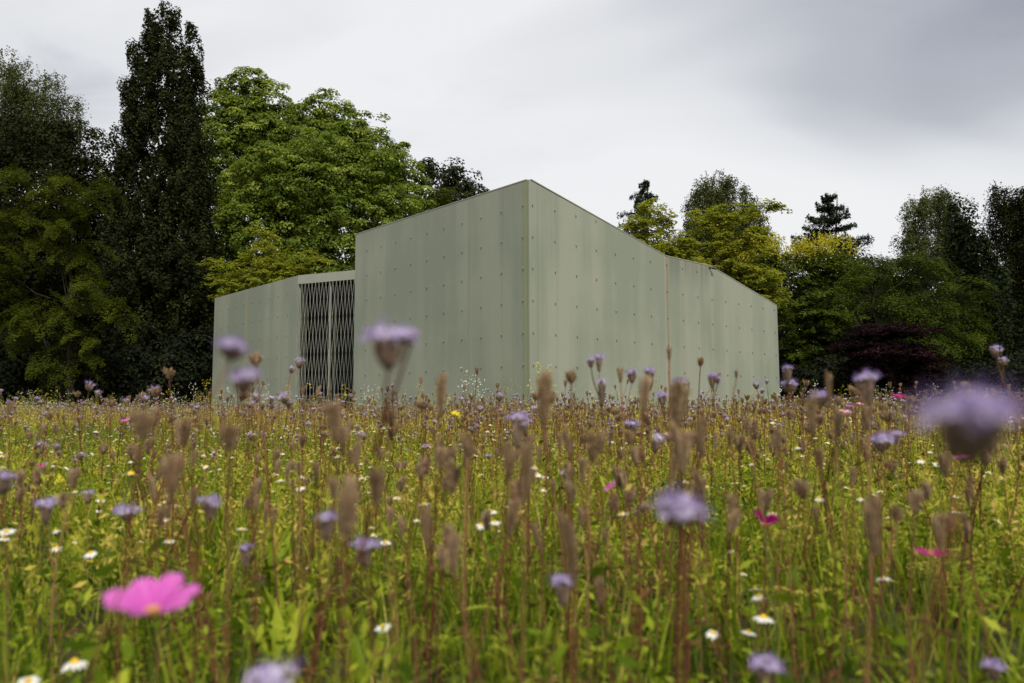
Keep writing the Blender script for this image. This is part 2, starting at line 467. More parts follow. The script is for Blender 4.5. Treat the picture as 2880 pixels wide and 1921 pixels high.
def wall(name, root, org, e, inward, profile, thick, mat, parent_base=-.4, mitre=(0, 0)):
    """profile: list of (d, top); a slab whose outer face runs along e; mitre shortens the inner face at each end"""
    n = len(profile)
    o = bpy.data.objects.new(name, None)
    b = MB()
    outer = [(d, 0, z) for d, z in profile]; ob = [(d, 0, parent_base) for d, z in profile]
    dd = [d for d, z in profile]
    sgn = 1
    def inn(d):
        if d == dd[0]: return d + mitre[0]
        if d == dd[-1]: return d - mitre[1]
        return d
    inner = [(inn(d), thick, z) for d, z in profile]; ib = [(inn(d), thick, parent_base) for d, z in profile]
    v = ob + outer + ib + inner
    f = []
    for i in range(n - 1):
        f.append((i, i+1, n+i+1, n+i))
        f.append((2*n+i+1, 2*n+i, 3*n+i, 3*n+i+1))
        f.append((n+i, n+i+1, 3*n+i+1, 3*n+i))
        f.append((i+1, i, 2*n+i, 2*n+i+1))
    f.append((0, n, 3*n, 2*n)); f.append((n-1, 2*n-1+2*n-n+0, 4*n-1, 3*n-1)) if False else f.append((n-1, 3*n-1, 4*n-1, 2*n-1))
    b.add(v, f)
    me = b.mesh(name, mat)
    bpy.data.objects.remove(o)
    o = bpy.data.objects.new(name, me)
    link(o, root)
    # local axes: x along e, y inward, z up
    y = Vector(inward)
    mtx = Matrix(((e.x, y.x, 0, org.x), (e.y, y.y, 0, org.y), (0, 0, 1, 0), (0, 0, 0, 1)))
    o.matrix_parent_inverse = root.matrix_world.inverted()
    o.matrix_world = mtx
    return o

def anchor_mesh():
    b = MB()
    # small bracket: pale cap, dark stem and round foot
    b.box((-.006, -.010, .010), (.006, .0, .024), mat=1)
    b.box((-.004, -.008, -.018), (.004, -.001, .010), mat=0)
    n = 8
    pts = [(math.cos(2*math.pi*k/n)*.010, math.sin(2*math.pi*k/n)*.010 - .021) for k in range(n)]
    v = [(x, -.001, z) for x, z in pts] + [(x*.85, -.016, z*.95-.0015) for x, z in pts]
    b.add(v, [tuple(range(n, 2*n))] + [(k, (k+1) % n, n+(k+1) % n, n+k) for k in range(n)], mat=0)
    return b.mesh('anchor', [M['bolt'], M['bolt_cap']])

def pavilion():
    root = empty('pavilion', CORNER + Vector((0, 0, .2)))
    bpy.context.view_layer.update()
    tag(root, 'pale green-grey angular pavilion with studded walls and a lattice door, standing in the meadow', 'building')
    inL = eR.copy(); inR = eL.copy()          # perpendicular walls: inward of one is along of the other
    # make the inward axes exactly perpendicular
    inL = Vector((eL.y, -eL.x, 0)); inL = inL if inL.dot(eR) > 0 else -inL
    inR = Vector((eR.y, -eR.x, 0)); inR = inR if inR.dot(eL) > 0 else -inR
    TH = .22
    dL = 6.11
    wl = wall('side_wall', root, CORNER, eL, inL, [(0, TOP), (dL, TOP)], TH, M['wall_left'], mitre=(TH, 0))
    prof = [(0, TOP), (4.277, 3.375 + H), (6.09, 3.372 + H), (9.235, 2.70 + H)]
    wr = wall('front_wall', root, CORNER, eR, inR, prof, TH, M['wall_right'], mitre=(TH, TH))
    wl['label'] = 'tall studded level-topped wall with dark rain streaks beside the sharp corner'
    wr['label'] = 'studded wall with a stepped falling roof edge and a rust streak'
    # back and end walls
    end = CORNER + eR * 9.235
    wall('end_wall', root, end, inR, -eR, [(.001, 2.70 + H), (dL, 2.70 + H)], TH, M['wall_right'], mitre=(TH, 0))
    far = CORNER + eL * dL
    wall('back_wall', root, far + eR * TH, eR, -inR, [(0.002, TOP - .01), (4.277 - TH, 3.37 + H), (6.09 - TH, 3.367 + H), (9.235 - 2*TH - .01, 2.72 + H)], TH, M['wall_left'])
    # roof: the front profile carried back, a little below the wall tops
    b = MB()
    ds = [.12, 4.277, 6.09, 9.12]; z = [right_top(d) - .12 for d in ds]
    v = []
    for k in (0.10, dL - .05):
        for d, zz in zip(ds, z): v.append(tuple(CORNER + eR * d + inR * k + Vector((0, 0, zz))))
    f = [(i, i+1, 4+i+1, 4+i) for i in range(3)]
    b.add(v, f)
    v2 = [(x, y, q - .2) for x, y, q in v]; b.add(v2, [tuple(reversed(t)) for t in f])
    ro = b.build('roof', M['roof']); ro.parent = root; ro.matrix_parent_inverse = root.matrix_world.inverted()
    # coping: thin bright strip on the wall tops
    cop = plain('coping_metal', (.22, .22, .17), .5, 0, .05, 5)
    def coping(org, e, inw, pr):
        b = MB()
        for (d0, z0), (d1, z1) in zip(pr[:-1], pr[1:]):
            v = []
            for d, zz in ((d0, z0), (d1, z1)):
                for y in (-.006, TH + .006):
                    for q in (.002, .022): v.append(tuple(org + e*d + inw*y + Vector((0, 0, zz + q))))
            b.add(v, [(0, 4, 5, 1), (2, 3, 7, 6), (1, 5, 7, 3), (0, 2, 6, 4), (0, 1, 3, 2), (4, 6, 7, 5)])
        o = b.build('coping', cop); o.parent = root; o.matrix_parent_inverse = root.matrix_world.inverted()
    coping(CORNER, eL, inL, [(TH*.3, TOP), (dL, TOP)])
    coping(CORNER, eR, inR, [(TH*.3 + .001, TOP + .001)] + prof[1:])
    # the lower wing, set back a little
    SB = .30
    wo = CORNER + inL * SB
    dr, ztop = on_plane(*c1(660, 700), wo, eL); dl, zt2 = on_plane(*c1(105, 852), wo, eL)
    WT = (ztop + zt2) / 2
    WD = 3.6
    worg = wo + eL * dr
    ww = wall('wing_wall', root, worg, eL, inL, [(0, WT), (dl - dr, WT)], .12, M['wall_wing'])
    ww['label'] = 'low studded wall of the wing, between the lattice door and the trees'
    wfar = worg + eL * (dl - dr)
    wall('wing_end_wall', root, wfar - eL*TH + inL*(.122), inL, eL, [(0, WT - .002), (WD, WT - .002)], TH - .002, M['wall_wing'])
    # door bay: a panel plane that swings back to the right behind the tall wall
    rr = ray(*c1(1040, 665)); tdepth = (WT - H) / rr.z
    right_pt = rr * tdepth; right_pt = Vector((right_pt.x, right_pt.y, 0))
    left_pt = Vector((worg.x, worg.y, 0))
    ed = (right_pt - left_pt); wdoor = ed.length; ed.normalize()
    idn = Vector((-ed.y, ed.x, 0)); idn = idn if idn.y > 0 else -idn
    ext = wdoor + .9
    _, zb = on_plane(*c1(665, 758), left_pt, ed)
    def dpt(d, y, zz): return tuple(left_pt + ed*d + idn*y + Vector((0, 0, zz)))
    def dbox(name, d0, d1, y0, y1, z0, z1, mat, parent=root):
        b = MB()
        b.add([dpt(d0,y0,z0),dpt(d1,y0,z0),dpt(d1,y1,z0),dpt(d0,y1,z0),dpt(d0,y0,z1),dpt(d1,y0,z1),dpt(d1,y1,z1),dpt(d0,y1,z1)],
              [(3,2,1,0),(4,5,6,7),(0,1,5,4),(1,2,6,5),(2,3,7,6),(3,0,4,7)])
        o = b.build(name, mat); o.parent = parent
        bpy.context.view_layer.update()
        o.matrix_parent_inverse = parent.matrix_world.inverted()
        return o
    dbox('lintel', .004, ext, 0, .25, zb, WT + .003, M['lintel'])
    dbox('door_jamb', .03, .085, .16, .45, -.2, zb - .002, M['bolt'])
    dbox('door_post', wdoor*.545, wdoor*.545 + .04, .07, .11, -.2, zb - .002, M['steel'])
    dbox('glass_pane', .09, wdoor*.545, .32, .33, -.2, zb - .002, M['glass'])
    dbox('glass_pane', wdoor*.545 + .055, ext, .32, .33, -.2, zb - .002, M['glass'])
    dbox('glass_mullion', wdoor*.545 + .002, wdoor*.545 + .053, .30, .36, -.2, zb - .003, M['bolt'])
    # dark room behind
    dbox('room_back_wall', .05, ext + 1.2, 3.0, 3.1, -.2, WT - .05, M['dark_room'])
    dbox('room_side_wall', -.1, .02, .26, 3.0, -.2, WT - .06, M['dark_room'])
    dbox('room_side_wall', ext + .02, ext + .12, -.3, 3.0, -.2, WT - .06, M['dark_room'])
    dbox('room_floor', .021, ext + .019, .0, 2.99, .14, .3, M['dark_room'])
    # a pale stand inside, dimly seen through the glass
    dbox('display_table', wdoor*.62, wdoor*.98, 1.8, 2.2, 1.9, 2.35, plain('dim_panel', (.20, .21, .19), .7))
    # wing + bay roof
    b = MB()
    q = [wfar + inL*.05, worg + inL*.05, left_pt + ed*.02 + idn*.1, left_pt + ed*ext + idn*.1, left_pt + ed*ext + idn*3.05, left_pt + idn*3.05, worg + inL*WD, wfar + inL*WD]
    zz = WT - .05
    b.add([(p_.x, p_.y, zz) for p_ in q] + [(p_.x, p_.y, zz - .15) for p_ in q], [tuple(range(8))[::-1], tuple(range(8, 16))])
    o = b.build('wing_roof', M['roof']); o.parent = root; o.matrix_parent_inverse = root.matrix_world.inverted()
    # lattice of zigzag bars
    sc = empty('lattice_door', left_pt + Vector((0, 0, .2)))
    sc.parent = root
    bpy.context.view_layer.update()
    sc.matrix_parent_inverse = root.matrix_world.inverted()
    sc['label'] = 'tall lattice of pale zigzag bars across the dark doorway'
    bpy.context.view_layer.update()
    Wd = .119; Hd = 1.02; z1 = zb + .03; z0 = .05
    nb = int((wdoor + .25) / (Wd/2))
    protos = []
    for par in (0, 1):
        b = MB()
        rows = int((z1 - z0) / (Hd/2)) + 1
        pts = []
        for k in range(rows + 1):
            z = max(z0, z1 - k*Hd/2)
            frac = (z1 - z) / (Hd/2)
            t = frac % 2; tri = t if t <= 1 else 2 - t
            xx = (tri - .5) * (Wd/2) * (1 if par == 0 else -1)
            pts.append((xx, z))
        # flat bar 9 x 14 mm
        for (xa, za), (xb, zb_) in zip(pts[:-1], pts[1:]):
            if za - zb_ < .01: continue
            w = .0034; v = []
            for x, z in ((xa, za), (xb, zb_)):
                v += [tuple(ed*(x-w) + idn*-.003 + Vector((0,0,z))), tuple(ed*(x+w) + idn*-.003 + Vector((0,0,z))), tuple(ed*(x+w) + idn*.003 + Vector((0,0,z))), tuple(ed*(x-w) + idn*.003 + Vector((0,0,z)))]
            b.add(v, [(0,1,5,4),(1,2,6,5),(2,3,7,6),(3,0,4,7),(0,3,2,1),(4,5,6,7)])
        protos.append(b.mesh('zigzag_bar', M['steel']))
    base_z = left_pt + Vector((0, 0, .2))
    for k in range(nb):
        o = bpy.data.objects.new('zigzag_bar', protos[k % 2]); link(o, sc)
        o.location = ed * (.03 + (k + .5) * Wd/2) + idn * (-.002 + .0065 * (k % 2)) - Vector((0, 0, .2))
    # anchors, each a part of the wall it is fixed to
    am = anchor_mesh()
    def put(parent, d, z):
        o = bpy.data.objects.new('anchor', am); link(o, parent)
        o.location = (d, -.001, z)
    cz = 3.784 + H
    for i in range(10):
        for j in range(7): put(wl, .16 + .6*i, cz - .6*j)
    put(wl, .05 + .6*10 - .02, cz - .3) if False else None
    for i in range(16):
        for j in range(7):
            d, z = .09 + .6*i, cz - .6*j
            if z < right_top(d) - .07: put(wr, d, z)
    d0, z0_ = on_plane(*c1(595, 823), wo, eL)
    for i in range(-1, 9):
        for j in range(6):
            d, z = d0 - dr + .6*i, z0_ - .6*j
            if .06 < d < dl - dr - .05: put(ww, d, z)
    # little black lamp on the roof edge
    lp = MB()
    dk = 6.02; zk = right_top(dk) - .05
    lp.box((dk-.03, -.02, zk-.02), (dk+.03, -.001, zk+.03))
    lp.tube([(dk, -.02, zk), (dk+.01, -.06, zk), (dk+.05, -.09, zk-.005)], [.012, .014, .014], 8)
    lp.tube([(dk+.02, -.06, zk), (dk+.10, -.12, zk-.012)], [.028, .032], 10)
    o = lp.build('spotlight', M['black_plastic'], wr)
    o['label'] = 'small black spotlight at the kink of the roof edge'
    return root
pavilion()

# ------------------------------------------------------------------ trees
def unit(v): return v / np.maximum(np.linalg.norm(v, axis=-1, keepdims=True), 1e-9)
def leaf_quads(c, n, ln, wd, hang, R, fold=.25):
    """rhombic leaves at c with normals n; hang pulls the long axis down"""
    k = len(c)
    rnd = R.normal(size=(k, 3)); rnd[:, 2] -= hang
    t = unit(rnd - n * (rnd * n).sum(-1, keepdims=True))
    b = np.cross(n, t)
    ln = ln * R.uniform(.7, 1.3, (k, 1)); wd = wd * R.uniform(.7, 1.3, (k, 1))
    base = c - t * ln * .5; tip = c + t * ln * .5
    mid = c - t * ln * .08
    up = n * wd * fold
    return np.stack([base, mid + b * wd * .5 + up, tip, mid - b * wd * .5 + up], 1)

class Crown:
    def __init__(s, R): s.q = []; s.v = []; s.tips = []; s.R = R
    def add(s, q, var): s.q.append(q); s.v.append(np.clip(var, 0, 1))
    def build(s, mat, parent, name='crown'):
        V = np.concatenate(s.q); 
        me = quad_mesh(name, V - np.array(parent.location)[None, None], np.concatenate(s.v), mat)
        return link(bpy.data.objects.new(name, me), parent)

def ell_points(R, c, r, n, lo=.68, hi=1.12, front=.62):
    """points near the surface of an ellipsoid, thinner at the back"""
    d = unit(R.normal(size=(int(n * 1.5), 3)))
    keep = (d[:, 1] < .15) | (R.random(len(d)) < front * .6)
    d = d[keep][:n]
    rr = R.uniform(lo, hi, (len(d), 1))
    wob = 1 + .13 * np.sin(d[:, :1]*5 + c[0]) * np.sin(d[:, 2:3]*6 + c[2]) + .08*R.normal(size=(len(d), 1))
    return c + d * r * rr * wob, d

def lobes_world(lobes, depth, thick=1.0):
    out = []
    for L in lobes:
        px, py, rx, ry = L[:4]; dd = L[4] if len(L) > 4 else 0
        p = at(px, py, depth + dd); k = (depth + dd) / F
        out.append((np.array(p), np.array([rx*k, max(rx, ry)*k*thick*.85, ry*k])))
    return out

def clump_broad(C, centers, outd, cr, nl, ln, wd, hang=.6, upb=.55, flat=.75, varc=None):
    R = C.R; k = len(centers)
    cv = R.normal(.47, .22, k) if varc is None else varc
    sz = cr * R.uniform(.6, 1.25, (k, 1))
    d = unit(R.normal(size=(k, nl, 3)) + outd[:, None] * .9 + np.array([0, 0, upb]))
    rad = R.uniform(.25, 1.0, (k, nl, 1)) ** .45
    p = centers[:, None] + d * rad * sz[:, None] * np.array([1, 1, flat])
    n = unit(d * .9 + R.normal(size=(k, nl, 3)) * .24 + np.array([0, 0, .40]))
    q = leaf_quads(p.reshape(-1, 3), n.reshape(-1, 3), ln, wd, hang, R)
    var = (cv[:, None] + R.normal(0, .09, (k, nl))).reshape(-1)
    C.add(q, var); C.tips.append(centers)

def clump_spray(C, centers, outd, ln_spray, nl, ln, wd, droop=.5, width=.5, varc=None):
    """flat feathery sprays that arch over and droop at the end"""
    R = C.R; k = len(centers)
    cv = R.normal(.45, .15, k) if varc is None else varc
    h = outd.copy(); h[:, 2] = R.normal(.12, .18, k); h[:, :2] += R.normal(0, .45, (k, 2)); h = unit(h)
    side = unit(np.cross(h, np.array([0, 0, 1.0])))
    L = ln_spray * R.uniform(.6, 1.3, (k, 1))
    t = R.random((k, nl)) ** .8
    w = R.uniform(-1, 1, (k, nl)) * width * np.sin(np.pi * np.clip(t*.85 + .1, 0, 1))
    p = centers[:, None] + h[:, None] * ((t - .5) * L)[..., None] + side[:, None] * (w * L)[..., None]
    p[..., 2] -= droop * L * (t ** 2.2) * .9 + np.abs(w) * L * .35 + R.normal(0, .05, (k, nl)) * L
    n = unit(np.array([0, 0, 1.0]) + h[:, None] * (t * droop)[..., None] + side[:, None] * w[..., None] + R.normal(0, .24, (k, nl, 3)))
    q = leaf_quads(p.reshape(-1, 3), n.reshape(-1, 3), ln, wd, .5, R)
    C.add(q, (cv[:, None] + R.normal(0, .13, (k, nl))).reshape(-1)); C.tips.append(centers)

def clump_weep(C, centers, outd, ln_str, nstr, nl, ln, wd, varc=None):
    """hanging strands of small leaves"""
    R = C.R; k = len(centers)
    cv = R.normal(.45, .16, k) if varc is None else varc
    off = unit(R.normal(size=(k, nstr, 1, 3)) + outd[:, None, None] * .8) * R.uniform(.1, 1, (k, nstr, 1, 1)) * ln_str * .55
    t = R.random((k, nstr, nl, 1))
    L = ln_str * R.uniform(.5, 1.2, (k, nstr, 1, 1))
    p = centers[:, None, None] + off + np.concatenate([R.normal(0, .05, (k, nstr, nl, 2)) * ln_str + off[..., :2] * t * .35, -t * L + .1 * ln_str], -1)
    n = unit(R.normal(size=(k, nstr, nl, 3)) + outd[:, None, None] * .6 + np.array([0, 0, .4]))
    q = leaf_quads(p.reshape(-1, 3), n.reshape(-1, 3), ln, wd, 1.4, R)
    C.add(q, (cv[:, None, None] + R.normal(0, .14, (k, nstr, nl))).reshape(-1)); C.tips.append(centers)

def clump_column(C, centers, outd, cr, nl, ln, wd, varc=None):
    R = C.R; k = len(centers)
    cv = R.normal(.42, .17, k) if varc is None else varc
    d = unit(R.normal(size=(k, nl, 3)) + outd[:, None] * .5)
    sz = cr * R.uniform(.6, 1.3, (k, 1, 1))
    p = centers[:, None] + d * R.uniform(.3, 1, (k, nl, 1)) ** .6 * sz * np.array([.62, .62, 1.5])
    n = unit(d + R.normal(0, .3, (k, nl, 3)) + np.array([0, 0, .3]))
    q = leaf_quads(p.reshape(-1, 3), n.reshape(-1, 3), ln, wd, -.2, R)
    C.add(q, (cv[:, None] + R.normal(0, .14, (k, nl))).reshape(-1)); C.tips.append(centers)

def trunk_mesh(root, base, topz, r0, tips, R, mat, nl=14, forks=1, lean=0.0, sinuous=.12):
    b = MB()
    hgt = topz - base[2]
    stems = []
    for s in range(forks):
        a = R.uniform(0, 6.28); sp = (0 if forks == 1 else .16 * hgt)
        pts = []; rad = []
        for i in range(7):
            t = i / 6
            pts.append((base[0] + math.cos(a)*sp*t + R.normal(0, sinuous)*t, base[1] + math.sin(a)*sp*t + R.normal(0, sinuous)*t, base[2] - .2 + (hgt + .2)*t))
            rad.append(r0 * (1.25 if i == 0 else 1) * (1 - .88*t) / (forks ** .4))
        b.tube(pts, rad, 8); stems.append(pts)
    if len(tips):
        pick = tips[R.choice(len(tips), min(nl, len(tips)), replace=False)]
        for tp in pick:
            st = stems[R.integers(len(stems))]
            h = np.clip((tp[2] - base[2]) / max(hgt, .1) - R.uniform(.15, .4), .12, .9)
            j = h * 6; i0 = int(j); fr = j - i0
            s0 = np.array(st[i0]) * (1-fr) + np.array(st[min(6, i0+1)]) * fr
            rr = r0 * (1 - .88*h) * .5
            mid = (s0*.5 + tp*.5) + np.array([R.normal(0, .1), R.normal(0, .1), -.06*np.linalg.norm(tp-s0)])
            m2 = s0*.2 + tp*.8 + np.array([0, 0, .02*np.linalg.norm(tp-s0)])
            b.tube([tuple(s0), tuple(mid), tuple(m2), tuple(tp)], [rr, rr*.6, rr*.3, rr*.1], 5)
    me = b.mesh('trunk', mat, True)
    me.transform(Matrix.Translation(-Vector(root.location)))
    return link(bpy.data.objects.new('trunk', me), root)

def tree(name, label, depth, lobes, style, mat, seed, base_px=None, r0=.22, ncl=18, cr=.7, nl=60, ln=.15, wd=.10, bark='bark', forks=1, thick=1.0, cat='tree', group=None, density=1.0, branches=14, inner=.25, topfrac=.75, **kw):
    R = np.random.default_rng(seed)
    W = lobes_world(lobes, depth, thick)
    W = [(c, np.maximum(r - cr*.28, r*.6)) for c, r in W]
    if base_px is None: base_px = sum(l[0]*l[2] for l in lobes) / sum(l[2] for l in lobes)
    bx = at(base_px, 1147, depth); g = float(gz(bx.x, bx.y))
    root = empty(name, (bx.x, bx.y, g))
    tag(root, label, cat, group)
    C = Crown(R)
    for c, r in W:
        area = 4 * math.pi * ((r[0]*r[1])**1.6/3 + (r[0]*r[2])**1.6/3 + (r[1]*r[2])**1.6/3) ** (1/1.6)
        n = max(6, int(area / (cr*cr) * ncl/18 * density))
        pts, od = ell_points(R, c, r, n)
        ni = int(n * inner)
        p2 = c + unit(R.normal(size=(ni, 3))) * r * R.uniform(.1, .65, (ni, 1)); o2 = unit(p2 - c)
        pts = np.concatenate([pts, p2]); od = np.concatenate([od, o2])
        ok = pts[:, 2] > g + .15
        pts, od = pts[ok], od[ok]
        if style == 'broad': clump_broad(C, pts, od, cr, nl, ln, wd, **kw)
        elif style == 'spray': clump_spray(C, pts, od, cr*1.7, nl, ln, wd, **kw)
        elif style == 'weep':
            clump_weep(C, pts, od, cr*1.5, max(3, nl//9), 9, ln, wd, **kw)
            clump_broad(C, pts, od, cr*.6, nl//4, ln, wd, hang=1.2)
        elif style == 'column': clump_column(C, pts, od, cr, nl, ln, wd, **kw)
    C.build(M[mat], root)
    tips = np.concatenate(C.tips)
    topz = g + (tips[:, 2].max() - g) * topfrac
    trunk_mesh(root, np.array([bx.x, bx.y, g]), topz, r0, tips, R, M[bark], branches, forks)
    return root, C

def conifer(name, label, depth, top_px, halfw_px, low_py, mat, seed, layered=False, nb=60, sparse=1.0):
    R = np.random.default_rng(seed)
    k = depth / F
    tp = at(top_px[0], top_px[1], depth); bx = at(top_px[0], 1147, depth); g = float(gz(bx.x, bx.y))
    root = empty(name, (bx.x, bx.y, g)); tag(root, label, 'tree')
    zlow = at(top_px[0], low_py, depth).z
    b = MB()
    lean = .25
    b.tube([(bx.x, bx.y, g - .2), (bx.x, bx.y, (g + tp.z)/2), tuple(tp)], [.28, .18, .03], 8)
    Q = []; Vv = []
    for i in range(nb):
        t = (i + .5) / nb
        if layered: t = (int(t * 7) + R.normal(.5, .09)) / 7
        t = np.clip(t, 0.02, 1)
        z = tp.z - (tp.z - zlow) * t
        a = R.uniform(0, 2*math.pi)
        ln = halfw_px * k * (t ** .7) * R.uniform(.45, 1.1) + .12
        rise = (R.uniform(.0, .25) if layered else R.uniform(-.15, .2))
        d = np.array([math.cos(a), math.sin(a), rise])
        s0 = np.array([bx.x, bx.y, z]); pts = []
        for s in np.linspace(0, 1, 5):
            q = s0 + d * ln * s; q[2] += (-.18*ln*s*s if not layered else .10*ln*s*s - .05*ln*s)
            pts.append(tuple(q))
        b.tube(pts, [.05*(1-t*.2), .04, .03, .02, .008], 4)
        m = int((60 + 55*ln) * sparse)
        s = R.random(m) ** .7; w = R.normal(0, 1, m)
        P = s0 + d * (ln * s)[:, None]
        P[:, 2] += (-.18*ln*s*s if not layered else .10*ln*s*s - .05*ln*s)
        side = np.array([-math.sin(a), math.cos(a), 0])
        P += side * (w * .16 * ln * np.sin(np.pi*np.clip(s*.8+.15, 0, 1)))[:, None]
        P[:, 2] += R.normal(.03, .10, m) - (0 if layered else .12*np.abs(w))
        n = unit(R.normal(0, .6, (m, 3)) + np.array([0, 0, .8]))
        Q.append(leaf_quads(P, n, .24, .075, .1 if layered else .9, R)); Vv.append(np.clip(R.normal(.45, .2, m), 0, 1))
    V = np.concatenate(Q)
    me = quad_mesh('crown', V - np.array(root.location)[None, None], np.concatenate(Vv), M[mat])
    link(bpy.data.objects.new('crown', me), root)
    me = b.mesh('trunk', M['bark'], True); me.transform(Matrix.Translation(-root.location))
    link(bpy.data.objects.new('trunk', me), root)
    return root

def trees():
    # left group
    tree('birch_tree', 'tall birch with drooping grey-green strands, behind the dark column tree', 46,
         [(30,230,75,85),(-30,320,110,150),(60,330,75,90),(150,300,62,85),(205,330,38,60),(120,400,110,70)], 'weep', 'birch', 11, 60, .25, cr=.8, nl=126, ln=.13, wd=.075, bark='birch_bark', inner=.15, density=.8)
    tree('broadleaf_tree', 'dark olive broadleaf tree beneath the birch strands, beside the column tree', 37,
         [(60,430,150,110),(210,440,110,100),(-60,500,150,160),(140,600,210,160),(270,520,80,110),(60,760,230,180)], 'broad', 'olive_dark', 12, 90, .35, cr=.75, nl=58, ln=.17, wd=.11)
    tree('lacy_tree', 'feathery yellow-green tree with arching layered sprays before the dark woodland', 27.5,
         [(150,520,105,60),(60,600,110,95),(235,560,80,75),(300,510,45,35),(170,660,115,70),(20,720,80,90),
          (255,800,90,75),(330,850,55,60),(170,870,110,80),(250,950,90,70),(220,720,55,40),(40,480,60,30),(190,1010,120,60),(60,900,110,90)], 'spray', 'lacy', 13, 190, .16, cr=.72, nl=300, ln=.09, wd=.04, inner=.2, droop=.75, density=.58, width=.30)
    tree('evergreen_tree', 'black-green evergreen filling the gap behind the feathery tree', 39.5,
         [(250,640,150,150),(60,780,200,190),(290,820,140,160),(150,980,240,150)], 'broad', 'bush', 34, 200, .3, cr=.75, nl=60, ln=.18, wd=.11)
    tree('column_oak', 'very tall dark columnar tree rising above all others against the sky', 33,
         [(468,48,22,40),(492,50,14,40),(425,90,28,60),(470,130,48,80),(545,140,16,60),(412,200,38,90),(480,230,62,110),(545,240,26,100),(375,290,18,70),
          (405,330,45,110),(470,390,85,120),(535,390,42,130),(372,430,30,110),(400,540,60,130),(490,560,90,150),(560,540,28,150),(345,700,22,120),(400,740,95,180),(510,740,85,180),(575,760,30,160),(455,940,135,190)],
         'column', 'oak_dark', 14, 458, .38, cr=.36, nl=46, ln=.13, wd=.09, topfrac=.9, inner=.2, density=.54)
    tree('maple_tree', 'light green maple with the highest peak, right beside the dark columnar tree', 43,
         [(685,270,75,75),(640,330,80,90),(740,320,85,90),(690,420,150,110),(800,390,90,80),(910,320,80,65),(880,400,120,90),(1010,380,75,60),(1060,430,70,70),(1130,480,60,65),
          (1000,480,150,100),(1165,570,55,70),(620,540,110,160),(860,560,200,120)], 'broad', 'maple', 15, 800, .4, cr=.62, nl=74, ln=.17, wd=.115, upb=.85, density=.74, flat=.6)
    tree('maple_tree', 'large rounded light green maple directly behind the low wing roof', 35,
         [(900,440,115,70),(760,500,110,90),(1040,500,100,80),(880,540,170,110),(1110,590,75,80),(690,600,90,80),(1000,640,150,110),(780,680,150,100),(1150,660,60,50),(630,690,70,60),
          (640,770,90,60),(860,790,150,80),(980,780,110,110),(1060,720,110,80),(720,850,120,90)], 'broad', 'maple', 16, 880, .42, cr=.52, nl=74, ln=.145, wd=.10, upb=.85, density=.74, flat=.6)
    tree('lime_sapling', 'small airy lime-green tree peeping over the low wing roof', 29.5,
         [(740,720,75,55),(660,770,75,48),(820,740,60,48),(885,725,45,32),(740,790,120,50),(600,740,40,26),(730,660,42,40),(690,830,80,40)], 'spray', 'lime', 17, 735, .09, cr=.42, nl=44, ln=.11, wd=.075, forks=3, inner=.2, droop=.25, width=.45, density=.78)
    tree('oak_tree', 'dark oak top rising over the roofline between maple and wall corner', 58,
         [(1195,480,38,36),(1250,490,45,40),(1300,500,40,38),(1340,545,32,24),(1240,550,80,50),(1300,600,110,60)], 'broad', 'oak_dark', 18, 1260, .4, cr=.85, nl=46, ln=.26, wd=.18, density=.9)
    tree('locust_tree', 'bright green feathery tree top just over the tall wall beside the maple', 44,
         [(1235,560,55,38),(1280,585,55,35),(1200,600,60,50)], 'spray', 'lacy', 19, 1230, .2, cr=.7, nl=70, ln=.17, wd=.08)
    # right group
    conifer('spruce_tree', 'slim dark spruce spire poking above the yellow-green tree', 54, (1822, 508), 150, 800, 'conifer', 21, nb=64)
    tree('birch_tree', 'tall grey-green birch dome with hanging strands behind the yellow-green trees', 58,
         [(2015,535,60,48),(1970,590,48,60),(2060,590,60,75),(2010,650,90,80),(2110,640,40,60),(2140,690,45,60),(1960,700,80,80),(2070,720,100,80)], 'weep', 'birch', 22, 2040, .3, cr=.9, nl=144, ln=.15, wd=.09, bark='birch_bark', inner=.3)
    tree('lime_tree', 'airy yellow-green tree over the sloping roof, in front of the spruce spire', 27,
         [(1830,585,55,40),(1790,640,55,50),(1870,640,55,45),(1840,700,95,50),(1920,690,45,38),(1900,740,90,40)], 'spray', 'lime', 23, 1850, .12, cr=.40, nl=44, ln=.125, wd=.085, forks=3, inner=.2, droop=.3, width=.45, density=.78)
    tree('lime_tree', 'spreading yellow-green tree with an arm of leaves reaching outwards, before the birch dome', 27.5,
         [(1990,610,55,40),(2060,600,60,42),(2115,590,40,30),(2150,575,32,18),(2185,580,26,10),(2020,680,85,50),(2110,680,65,55),(2000,750,90,45),(2110,770,80,45),(2165,830,48,38),(2180,780,36,40)], 'spray', 'lime', 24, 2030, .14, cr=.40, nl=44, ln=.125, wd=.085, forks=4, inner=.2, droop=.3, width=.45, density=.78, branches=30)
    for k, (sd_, lab, bpx, dep, lb, yl) in enumerate([
        (25, 'green tree crowned with yellow blossom beside the sloping roof end', 2110, 31.5, [(2110,765,95,60),(2180,730,55,42),(2050,760,60,45),(2120,850,100,70)], [(2110,735,85,36),(2160,715,55,32),(2060,745,50,26)]),
        (26, 'green tree crowned with yellow blossom under the dark layered pine', 2300, 32.5, [(2300,745,85,55),(2240,770,65,60),(2370,760,75,60),(2300,860,120,90),(2260,970,90,90)], [(2290,712,70,30),(2340,720,70,34),(2250,735,40,26)])]):
        r, C = tree('golden_rain_tree', lab, dep, lb, 'spray', 'golden', sd_, bpx, .16, cr=.5, nl=70, ln=.14, wd=.065)
        R = np.random.default_rng(sd_ + 100); Cy = Crown(R)
